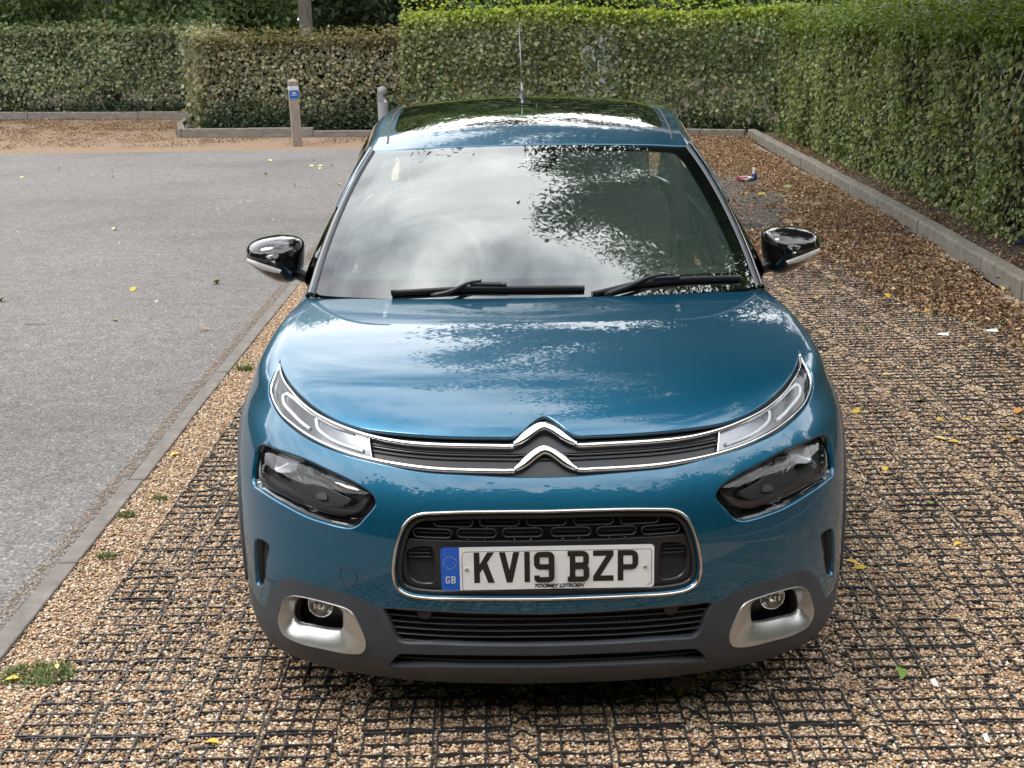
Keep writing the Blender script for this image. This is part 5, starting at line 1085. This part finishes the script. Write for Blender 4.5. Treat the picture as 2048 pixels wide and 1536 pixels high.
LEAVES = [((-2.19, 6.81), 'yellow', 0.085, 'yellow leaf on the tarmac nearest the door mirror', None, 0.004), ((-2.73, 6.59), 'yellow', 0.07, 'yellow leaf on tarmac left of the door mirror, farther out', None, 0.004), ((-2.58, 5.54), 'yellow', 0.07, 'yellow leaf on tarmac nearest the camera', None, 0.004), ((-3.54, 6.27), 'yellow', 0.07, 'yellow leaf on tarmac at the left picture edge', None, 0.004), ((-3.7, 9.74), 'pale yellow', 0.09, 'pale yellow leaf alone in the middle of the tarmac', None, 0.004), ((-1.94, 5.2), 'orange', 0.05, 'small brownish leaf on tarmac beside the edging', None, 0.004), ((-4.44, 10.48), 'white', 0.034, 'tiny pale leaf scattered on the tarmac', 'small leaves scattered on the tarmac', 0.004), ((-4.45, 10.56), 'white', 0.034, 'tiny pale leaf scattered on the tarmac', 'small leaves scattered on the tarmac', 0.004), ((-3.58, 10.37), 'white', 0.034, 'tiny pale leaf scattered on the tarmac', 'small leaves scattered on the tarmac', 0.004), ((-2.45, 6.12), 'white', 0.034, 'tiny pale leaf scattered on the tarmac', 'small leaves scattered on the tarmac', 0.004), ((-3.01, 11.08), 'white', 0.034, 'tiny pale leaf scattered on the tarmac', 'small leaves scattered on the tarmac', 0.004), ((-2.95, 10.76), 'white', 0.034, 'tiny pale leaf scattered on the tarmac', 'small leaves scattered on the tarmac', 0.004), ((-1.8, 11.7), 'white', 0.034, 'tiny pale leaf scattered on the tarmac', 'small leaves scattered on the tarmac', 0.004), ((-2.32, 10.21), 'white', 0.034, 'tiny pale leaf scattered on the tarmac', 'small leaves scattered on the tarmac', 0.004), ((-1.93, 13.4), 'white', 0.034, 'tiny pale leaf scattered on the tarmac', 'small leaves scattered on the tarmac', 0.004), ((-2.04, 10.71), 'white', 0.034, 'tiny pale leaf scattered on the tarmac', 'small leaves scattered on the tarmac', 0.004), ((-2.89, 11.64), 'white', 0.034, 'tiny pale leaf scattered on the tarmac', 'small leaves scattered on the tarmac', 0.004), ((-3.04, 9.53), 'white', 0.034, 'tiny pale leaf scattered on the tarmac', 'small leaves scattered on the tarmac', 0.004), ((-3.42, 8.85), 'white', 0.034, 'tiny pale leaf scattered on the tarmac', 'small leaves scattered on the tarmac', 0.004), ((-4.56, 9.65), 'white', 0.034, 'tiny pale leaf scattered on the tarmac', 'small leaves scattered on the tarmac', 0.004), ((-3.09, 9.02), 'white', 0.034, 'tiny pale leaf scattered on the tarmac', 'small leaves scattered on the tarmac', 0.004), ((-2.89, 9.29), 'white', 0.034, 'tiny pale leaf scattered on the tarmac', 'small leaves scattered on the tarmac', 0.004), ((-2.65, 15.43), 'pale yellow', 0.07, 'tiny yellowish leaf on the far tarmac by the post', 'small yellowish leaves near the post', 0.004), ((-2.53, 15.41), 'pale yellow', 0.07, 'tiny yellowish leaf on the far tarmac by the post', 'small yellowish leaves near the post', 0.004), ((-2.49, 15.07), 'pale yellow', 0.07, 'tiny yellowish leaf on the far tarmac by the post', 'small yellowish leaves near the post', 0.004), ((-2.37, 15.45), 'pale yellow', 0.07, 'tiny yellowish leaf on the far tarmac by the post', 'small yellowish leaves near the post', 0.004), ((-2.74, 16.35), 'pale yellow', 0.07, 'tiny yellowish leaf on the far tarmac by the post', 'small yellowish leaves near the post', 0.004), ((-2.53, 13.13), 'pale yellow', 0.07, 'tiny yellowish leaf on the far tarmac by the post', 'small yellowish leaves near the post', 0.004), ((-3.1, 14.5), 'pale yellow', 0.07, 'tiny yellowish leaf on the far tarmac by the post', 'small yellowish leaves near the post', 0.004), ((-6.03, 15.7), 'pale yellow', 0.07, 'tiny yellowish leaf on the far tarmac by the post', 'small yellowish leaves near the post', 0.004), ((-5.21, 15.3), 'pale yellow', 0.07, 'tiny yellowish leaf on the far tarmac by the post', 'small yellowish leaves near the post', 0.004), ((-6.15, 14.6), 'pale yellow', 0.07, 'tiny yellowish leaf on the far tarmac by the post', 'small yellowish leaves near the post', 0.004), ((-4.99, 14.46), 'pale yellow', 0.07, 'tiny yellowish leaf on the far tarmac by the post', 'small yellowish leaves near the post', 0.004), ((-3.33, 16.32), 'pale yellow', 0.07, 'tiny yellowish leaf on the far tarmac by the post', 'small yellowish leaves near the post', 0.004), ((-2.02, 13.15), 'pale yellow', 0.07, 'tiny yellowish leaf on the far tarmac by the post', 'small yellowish leaves near the post', 0.004), ((-1.53, 2.59), 'yellow', 0.055, 'yellow leaf on gravel beside the edging stones', None, 0.004), ((-1.21, 2.25), 'pale yellow', 0.04, 'pale yellow leaf on gravel beside the front bumper', None, 0.004), ((-1.5, 0.42), 'yellow', 0.04, 'yellow curled leaf beside the grass tuft', None, 0.012), ((-1.39, 0.48), 'pale yellow', 0.025, 'small pale leaf lying in the grass tuft', None, 0.02), ((-0.86, 0.05), 'yellow', 0.04, 'tan leaf on gravel at the bottom left of the picture', None, 0.004), ((1.05, 1.21), 'yellow', 0.045, 'yellow leaf touching the bumper corner, left of a pair', None, 0.004), ((1.06, 1.15), 'yellow', 0.05, 'yellow leaf by the bumper corner, right of a pair', None, 0.004), ((1.45, 1.36), 'yellow', 0.04, 'yellow leaf alone right of the bumper', None, 0.004), ((1.48, 1.8), 'green', 0.035, 'small green leaf on gravel right of headlight', None, 0.004), ((0.99, 0.37), 'green', 0.062, 'green blade-like leaf on gravel at lower right', None, 0.004), ((0.63, -0.03), 'brown', 0.04, 'brown leaf at the bottom edge right of centre', None, 0.004), ((1.85, 3.23), 'yellow', 0.075, 'large yellow leaf right of the fender', None, 0.004), ((1.51, 3.08), 'yellow', 0.05, 'yellow leaf right beside the fender', None, 0.004), ((1.42, 2.21), 'yellow', 0.05, 'yellow leaf beside the headlight on the right', None, 0.004), ((1.76, 2.62), 'pale yellow', 0.06, 'yellow green leaf, left of a close pair', None, 0.004), ((1.81, 2.57), 'yellow', 0.05, 'yellow leaf, right of a close pair', None, 0.004), ((1.85, 2.91), 'yellow', 0.05, 'thin yellow leaf between two others on gravel', None, 0.004), ((1.96, 2.9), 'yellow', 0.05, 'yellow curled leaf nearer the right edge', None, 0.004), ((1.79, 4.06), 'yellow', 0.06, 'yellow leaf beside the bonnet corner', None, 0.004), ((2.25, 3.03), 'orange', 0.09, 'orange leaf at the right picture edge, upper', None, 0.004), ((2.07, 2.57), 'orange', 0.07, 'rusty leaf at the right picture edge, lower', None, 0.004), ((1.82, 3.5), 'yellow', 0.045, 'small yellow leaf in line with the bonnet corner', None, 0.004), ((2.09, 2.77), 'yellow', 0.05, 'thin yellow leaf near the right picture edge', None, 0.004), ((1.83, 3.76), 'pale yellow', 0.05, 'pale yellow leaf among bare gravel squares', None, 0.004), ((2.49, 5.34), 'yellow', 0.06, 'yellow leaf close to a green one', None, 0.004), ((2.41, 5.24), 'green', 0.06, 'green leaf next to a yellow leaf', None, 0.004), ((2.0, 4.88), 'green', 0.07, 'yellowish green leaf right of the bonnet', None, 0.004), ((2.92, 5.88), 'orange', 0.085, 'bright orange leaf near the right kerb', None, 0.004), ((2.81, 5.23), 'yellow', 0.06, 'yellow leaf standing near the right kerb', None, 0.004), ((3.18, 7.33), 'yellow', 0.075, 'yellow leaf against the kerb face', None, 0.004), ((2.48, 6.73), 'yellow', 0.07, 'yellow leaf right of the door mirror', None, 0.004), ((2.38, 5.84), 'yellow', 0.07, 'yellow leaf lower right of the door mirror', None, 0.004), ((2.17, 6.38), 'yellow', 0.07, 'yellow leaf just below the right door mirror', None, 0.004), ((1.76, 6.04), 'yellow', 0.08, 'yellow leaf beside the wing by the mirror', None, 0.004), ((1.95, 5.88), 'pale yellow', 0.06, 'pale leaf between mirror and bonnet corner', None, 0.004), ((2.3, 6.06), 'yellow', 0.06, 'thin yellow leaf on gravel past the mirror', None, 0.004), ((3.18, 6.02), 'pale yellow', 0.08, 'pale leaf lying against the near kerb end', None, 0.004), ((2.46, 4.37), 'pale yellow', 0.06, 'pale leaf below the white paper scraps', None, 0.004), ((2.18, 4.92), 'pale yellow', 0.05, 'small pale leaf on the gravel middle right', None, 0.004), ((2.31, 4.77), 'pale yellow', 0.05, 'small tan leaf left of the white paper scraps', None, 0.004), ((2.37, 11.52), 'yellow', 0.1, 'yellow leaf on the dark tarmac patch nearest the car', None, 0.004), ((2.55, 11.49), 'yellow', 0.09, 'yellow leaf on the dark tarmac patch below the packet', None, 0.004), ((2.89, 12.03), 'green', 0.14, 'lime green leaf right of the crumpled packet', None, 0.004), ((2.46, 11.29), 'orange', 0.09, 'orange leaf on the dark tarmac patch', None, 0.004), ((2.69, 11.25), 'yellow', 0.09, 'yellow leaf on the patch edge under the green leaf', None, 0.004), ((2.37, 6.01), 'yellow', 0.051008703013066696, 'small yellowish leaf lying among the brown litter', 'scattered yellow leaves over the litter', 0.012), ((2.01, 8.91), 'pale yellow', 0.041726726194554094, 'small yellowish leaf lying among the brown litter', 'scattered yellow leaves over the litter', 0.012), ((1.98, 6.86), 'pale yellow', 0.030327854739722555, 'small yellowish leaf lying among the brown litter', 'scattered yellow leaves over the litter', 0.012), ((2.18, 8.15), 'orange', 0.033990105308950955, 'small yellowish leaf lying among the brown litter', 'scattered yellow leaves over the litter', 0.012), ((1.38, 5.63), 'pale yellow', 0.04933984257569186, 'small yellowish leaf lying among the brown litter', 'scattered yellow leaves over the litter', 0.012), ((2.06, 7.98), 'pale yellow', 0.04348058672177026, 'small yellowish leaf lying among the brown litter', 'scattered yellow leaves over the litter', 0.012), ((2.89, 6.15), 'orange', 0.03746972244634669, 'small yellowish leaf lying among the brown litter', 'scattered yellow leaves over the litter', 0.012), ((2.58, 8.78), 'pale yellow', 0.03659529847374925, 'small yellowish leaf lying among the brown litter', 'scattered yellow leaves over the litter', 0.012), ((1.89, 5.78), 'yellow', 0.044899473763617546, 'small yellowish leaf lying among the brown litter', 'scattered yellow leaves over the litter', 0.012), ((2.4, 7.98), 'pale yellow', 0.03461933100246235, 'small yellowish leaf lying among the brown litter', 'scattered yellow leaves over the litter', 0.012), ((2.77, 8.69), 'pale yellow', 0.05437748907860589, 'small yellowish leaf lying among the brown litter', 'scattered yellow leaves over the litter', 0.012), ((1.49, 6.06), 'orange', 0.03045168838446325, 'small yellowish leaf lying among the brown litter', 'scattered yellow leaves over the litter', 0.012), ((3.06, 7.59), 'yellow', 0.04132055633640422, 'small yellowish leaf lying among the brown litter', 'scattered yellow leaves over the litter', 0.012), ((2.62, 6.45), 'pale yellow', 0.03297551392684438, 'small yellowish leaf lying among the brown litter', 'scattered yellow leaves over the litter', 0.012), ((1.76, 5.78), 'orange', 0.038609545326325295, 'small yellowish leaf lying among the brown litter', 'scattered yellow leaves over the litter', 0.012), ((2.17, 6.92), 'orange', 0.032701321726620824, 'small yellowish leaf lying among the brown litter', 'scattered yellow leaves over the litter', 0.012), ((2.5, 5.79), 'pale yellow', 0.030915789498570687, 'small yellowish leaf lying among the brown litter', 'scattered yellow leaves over the litter', 0.012), ((2.07, 6.56), 'pale yellow', 0.03849898816564611, 'small yellowish leaf lying among the brown litter', 'scattered yellow leaves over the litter', 0.012), ((3.04, 6.74), 'pale yellow', 0.047149145773947236, 'small yellowish leaf lying among the brown litter', 'scattered yellow leaves over the litter', 0.012)]
TUFTS = [(-1.44, 0.46, 0.075, 700, 0.03, 'wide flat grass tuft in gravel at lower left', 1), (-1.5, 1.39, 0.022, 110, 0.03, 'small grass tuft by the edging, second from the camera', 2), (-1.54, 1.82, 0.024, 120, 0.035, 'small grass tuft by the edging, third from the camera', 3), (-1.46, 2.01, 0.018, 80, 0.03, 'tiny grass tuft fourth from the camera', 4), (-1.51, 4.14, 0.03, 130, 0.06, 'upright grass tuft beside the fender', 6)]
SCRAPS = [((2.69, 4.74), 0.035, 'white paper scrap nearest the right kerb'), ((2.39, 4.67), 0.03, 'white paper scrap left of another scrap'), ((2.66, 7.32), 0.04, 'white scrap among litter above the right mirror'), ((2.38, 7.19), 0.035, 'white scrap just right of the door mirror'), ((1.1, -0.01), 0.006, 'tiny white scrap at lower right corner'), ((1.06, 0.3), 0.007, 'tiny white scrap right of the green blade')]
# ================================================================== SMALL THINGS
# wooden post
po = empty('wooden_post', (-3.31, 18.80, 0)); po.rotation_euler = (0, R(-1.2), R(14)); tag(po, 'weathered square wooden post with blue badge', 'post')
MB().box((0, 0, .44), (.145, .145, .90)).build('shaft', 'post_wood', po, bevel=.012)
MB().box((0, 0, .935), (.150, .150, .07)).add([(-.075, -.075, .97), (.075, -.075, .97), (.075, .075, .97), (-.075, .075, .97), (0, 0, 1.015)], [(0, 1, 4), (1, 2, 4), (2, 3, 4), (3, 0, 4)]).build('cap', 'post_wood', po, bevel=.008)
MB().box((0, 0, .868), (.149, .149, .062)).build('pale_band', 'badge_white', po, bevel=.004)
bdg = [(-.070, .715), (.070, .715), (.070, .800), (.045, .832), (-.045, .832), (-.070, .800)]; b_ = mk('badge', [(x, -.076, z) for x, z in bdg] + [(x, -.072, z) for x, z in bdg], [tuple(range(6))] + [(i, (i+1) % 6, (i+1) % 6 + 6, i + 6) for i in range(6)], 'badge_blue', po, False)
MB().box((0, -.0775, .768), (.085, .002, .012)).box((0, -.0775, .797), (.05, .002, .020)).build('badge_print', 'badge_white', b_); MB().box((.075, -.02, .70), (.008, .06, .10)).build('side_reflector', 'badge_yellow', po); MB().box((.075, -.02, .81), (.007, .06, .09)).build('side_plate', 'badge_white', po)
# bollard light
bo_ = empty('bollard_light', (-2.09, 20.15, 0)); tag(bo_, 'round grey bollard light with domed head', 'bollard')
MB().lathe([(.085, 0), (.085, .56), (.080, .565), (.0001, .565)], 28).build('column', 'bollard_grey', bo_, True, auto=40)
MB().lathe([(.078, .567), (.055, .585), (.030, .62), (.016, .66), (.010, .70)], 24).build('reflector_cone', 'bollard_white', bo_, True)
V = []; F = []; n_ = 16
for k, a in enumerate(np.linspace(R(95), R(285), n_)):
    for r_, z_ in ((.085, .56), (.085, .71), (.079, .71), (.079, .56)): V.append((r_ * math.cos(a), r_ * math.sin(a), z_))
for k in range(n_ - 1):
    for j in range(4): F.append((k*4 + j, (k+1)*4 + j, (k+1)*4 + (j+1) % 4, k*4 + (j+1) % 4))
mk('shield', V, F, 'bollard_dark', bo_, False)
MB().lathe([(.0001, .70), (.084, .70), (.088, .72), (.086, .745), (.076, .775), (.055, .80), (.028, .815), (.0001, .82)], 28).build('dome', 'bollard_dark', bo_, True, auto=50)
# ------------------------------------------------------------------ fallen leaves
LEAFC = {'yellow': (.62, .43, .05), 'pale yellow': (.66, .55, .20), 'green': (.16, .26, .035), 'orange': (.50, .22, .05), 'brown': (.22, .11, .05), 'white': (.52, .50, .42)}
def leaf_mesh(seed):
    g = np.random.default_rng(seed); L_ = 1.; V = []; F = []; n_ = 9; bend = g.normal() * .28; curl = .18 + .15 * g.random(); tw = g.normal() * .4
    for i, t_ in enumerate(np.linspace(0, 1, n_)):
        w_ = .30 * math.sin(math.pi * t_ ** .85) ** .8 * (1 - .25 * t_); zc = .10 * math.sin(math.pi * t_) + .10 * t_ * g.random()
        for s_ in (-1, -.5, 0, .5, 1): V.append((w_ * s_ + bend * (t_ - .5) ** 2, t_ - .5, zc + curl * abs(s_) * w_ * (1 + tw * s_) + .02))
    for i in range(n_ - 1):
        for j in range(4): F.append((i*5 + j, i*5 + j + 1, (i+1)*5 + j + 1, (i+1)*5 + j))
    b = len(V); V += [(-.012, -.72, .03), (.012, -.72, .03), (.012, -.49, .03), (-.012, -.49, .03)]; F.append((b, b + 1, b + 2, b + 3))
    me = bpy.data.meshes.new('fallen_leaf'); me.from_pydata(V, [], F); me.update(); return me
for c_, v in LEAFC.items():
    m = noisy('leaf_' + c_, [(.3, tuple(x * .72 for x in v)), (.7, v)], 6, r=.6)
LM = [leaf_mesh(200 + k) for k in range(6)]
def fallen(px, col, size, label, group=None, z=.004):
    me = LM[random.randrange(6)].copy(); me.materials.append(M('leaf_' + col)); o = bpy.data.objects.new('fallen_leaf', me); COL.objects.link(o); me.polygons.foreach_set('use_smooth', np.ones(len(me.polygons), bool))
    o.location = (px[0], px[1], z + .25 * size * .1); o.scale = (size, size, size * .8); o.rotation_euler = (random.gauss(0, .25), random.gauss(0, .25), random.random() * 6.28); tag(o, label, 'leaf', group); return o
for q in LEAVES: fallen(q[0], q[1], q[2], q[3], q[4], q[5])
# brown leaf litter, uncountable
LC = np.array([(0.255, 0.148, 0.09), (0.332, 0.207, 0.127), (0.18, 0.1, 0.062), (0.399, 0.265, 0.168), (0.128, 0.077, 0.052), (0.481, 0.356, 0.232)])
def litter_patch(seed, n, size, l0, l1):
    g = np.random.default_rng(seed); P = np.stack([(g.random(n) - .5) * size, (g.random(n) - .5) * size, .004 + g.random(n) * .018], 1); C = LC[g.integers(0, len(LC), n)] * (.6 + .7 * g.random((n, 1)))
    sh = OVAL.copy(); sh[:, 2] *= 2.2; V, F, C = leaves(P, np.repeat([[0, 0, 1.]], n, 0), l0 + (l1 - l0) * g.random(n), C, g, sh, .8, 0, .38); me = fastmesh('litter_patch', V, F); setcol(me, C); me.materials.append(M('dead_leaf')); return me
lp = [litter_patch(400 + k, 300, .42, .012, .036) for k in range(4)]; lt = [litter_patch(420 + k, 34, .42, .012, .034) for k in range(3)]
gx, gy = np.meshgrid(np.arange(.5, 3.9, .3), np.arange(3.2, 19.6, .3)); gx = gx.ravel() + rng.normal(size=gx.size) * .05; gy = gy.ravel() + rng.normal(size=gy.size) * .05
k = gx < kerb_x(gy) - .10; gx, gy = gx[k], gy[k]; dk = kerb_x(gy) - gx; nn = fbm(gx, gy, 1.5, 31)
intarmac = ((gx - 1.9) / 1.05) ** 2 + ((gy - 11.4) / 2.6) ** 2 < 1
dens = np.clip(1.25 - dk / (.55 + .16 * (gy - 3)), 0, 1) * np.clip((gy - 3.5) / 2.0, .35, 1) + .55 * (gy > 7.3) * (gy < 9.2) + .9 * (gy > 14.2)
dens = np.where(intarmac, .20 + .30 * (dk < .8), dens) + (nn - .5) * .5
thick_ = dens > .50; thin_ = (dens > .16) & ~thick_
idx = np.where(thick_, rng.integers(0, 4, len(gx)), 4 + rng.integers(0, 3, len(gx))); kk = thick_ | thin_
scatter('leaf_litter', lp + lt, np.stack([gx, gy, np.full(len(gx), .004)], 1)[kk], (rng.random(len(gx)) * 6.28)[kk], idx[kk], 'brown dead leaves drifted against the right kerb')
hx_ = rng.random(130) ; yy = 4.5 + hx_ * 14; xx = kerb_x(yy) + .22 + rng.random(130) * .22
scatter('hedge_litter', lt, np.stack([xx, yy, np.full(130, .034)], 1), rng.random(130) * 6.28, rng.integers(0, 3, 130), 'sparse dead leaves on the soil behind the kerb')
gx = -11 + rng.random(900) * 9.5; gy = 18.9 + rng.random(900) * 7.5; k = (gy < 20.3 - (gx + 2.3) * .16) | ((gx < -6.1) & (gy < 26 - (gx + 6.3) * .26)); k &= gy > 18.2 - gx * .028; gx, gy = gx[k], gy[k]
den = np.clip((gy - 19.4) / 4, 0, 1); kk = rng.random(len(gx)) < .45 + .55 * den
scatter('bay_litter', lt, np.stack([gx, gy, np.full(len(gx), .0)], 1)[kk], (rng.random(len(gx)) * 6.28)[kk], rng.integers(0, 3, len(gx))[kk], 'dead leaves scattered over the far gravel bay')
# grass tufts in the gravel
def tuft(x, y, r, n, h, label, seed):
    g = np.random.default_rng(seed); a = g.random(n) * 6.28; rr_ = r * np.sqrt(g.random(n)); P = np.stack([x + rr_ * np.cos(a) * 1.5, y + rr_ * np.sin(a), np.zeros(n)], 1); d = np.stack([g.normal(size=n) * .6, g.normal(size=n) * .6, .5 + .6 * g.random(n)], 1); d /= np.linalg.norm(d, axis=1)[:, None]; L_ = h * (.4 + .8 * g.random(n))[:, None]; s_ = np.cross(d, np.array((0, 0, 1.))); s_ /= np.linalg.norm(s_, axis=1)[:, None] + 1e-9; s_ = s_ * .0022
    e_ = P + d * L_; m_ = P + d * L_ * .55; e_[:, 2] *= .7; V = np.stack([P - s_, P + s_, m_ + s_ * .8, e_, m_ - s_ * .8], 1).reshape(-1, 3); F = (np.array([(0, 1, 2, 4)])[None] + (np.arange(n) * 5)[:, None, None]).reshape(-1, 4); F2 = (np.array([(4, 2, 3, 3)])[None] + (np.arange(n) * 5)[:, None, None]).reshape(-1, 4)[:, :3]
    C = palette(n, g, [(.085, .135, .035), (.13, .17, .05), (.26, .24, .10), (.06, .09, .03)], [3, 2, 1, 2]); me = bpy.data.meshes.new('grass_tuft'); me.from_pydata(V.tolist(), [], [tuple(q) for q in F.tolist()] + [tuple(q) for q in F2.tolist()]); me.update(); setcol(me, np.repeat(C, 5, 0)); o = link('grass_tuft', me, 'grass', None, False); tag(o, label, 'grass')
for q in TUFTS: tuft(*q)
# litter
def crumple(name, c, d, m_, label, seed, parts=None):
    g = np.random.default_rng(seed); V = IV * np.array(d) * (1 + .5 * (g.random((12, 1)) - .5)); V[:, 2] += d[2] * .7; o = mk(name, V, IF, m_, None, False); o.location = c; tag(o, label, 'litter'); return o
wr = empty('crumpled_packet', (2.62, 12.75, .012)); tag(wr, 'crumpled pink and blue packet lying on dark tarmac', 'litter')
for nm, mm_, dx, d_ in (('pink_side', 'wrap_pink', -.06, (.085, .05, .035)), ('blue_end', 'wrap_blue', .055, (.04, .04, .06)), ('clear_film', 'wrap_clear', -.01, (.10, .06, .03)), ('white_top', 'paper', .055, (.02, .02, .10))):
    g = np.random.default_rng(hash(nm) % 97); V = IV * np.array(d_) * (1 + .7 * (np.random.default_rng(len(nm)).random((12, 1)) - .5)); V[:, 2] += d_[2] * .8; V[:, 0] += dx; mk(nm, V, IF, mm_, wr, False)
crumple('blue_wrapper', (3.95, 7.75, .035), (.10, .05, .02), 'wrap_blue', 'flattened blue wrapper on soil under right hedge', 5)
for (x, y), w_, lb in SCRAPS:
    V = [(-w_, -.012, .006), (w_, -.016, .004), (w_ * .9, .014, .012), (-w_ * .8, .016, .007)]; o = mk('paper_scrap', V + [(a, b, c - .002) for a, b, c in V], [(0, 1, 2, 3), (7, 6, 5, 4)] + [(i, i + 4, (i + 1) % 4 + 4, (i + 1) % 4) for i in range(4)], 'paper', None, False); o.location = (x, y, .006); o.rotation_euler = (.1, 0, random.gauss(0, .3)); tag(o, lb, 'paper')
twg = MB().tube([(0, 0, .01), (.05, .005, .014), (.10, -.004, .012), (.15, .006, .010)], [.003, .0028, .0022, .0012], 6).build('twig', 'bark', None, True); twg.location = (-3.1, 5.4, 0); tag(twg, 'thin dark twig lying on the tarmac', 'twig')
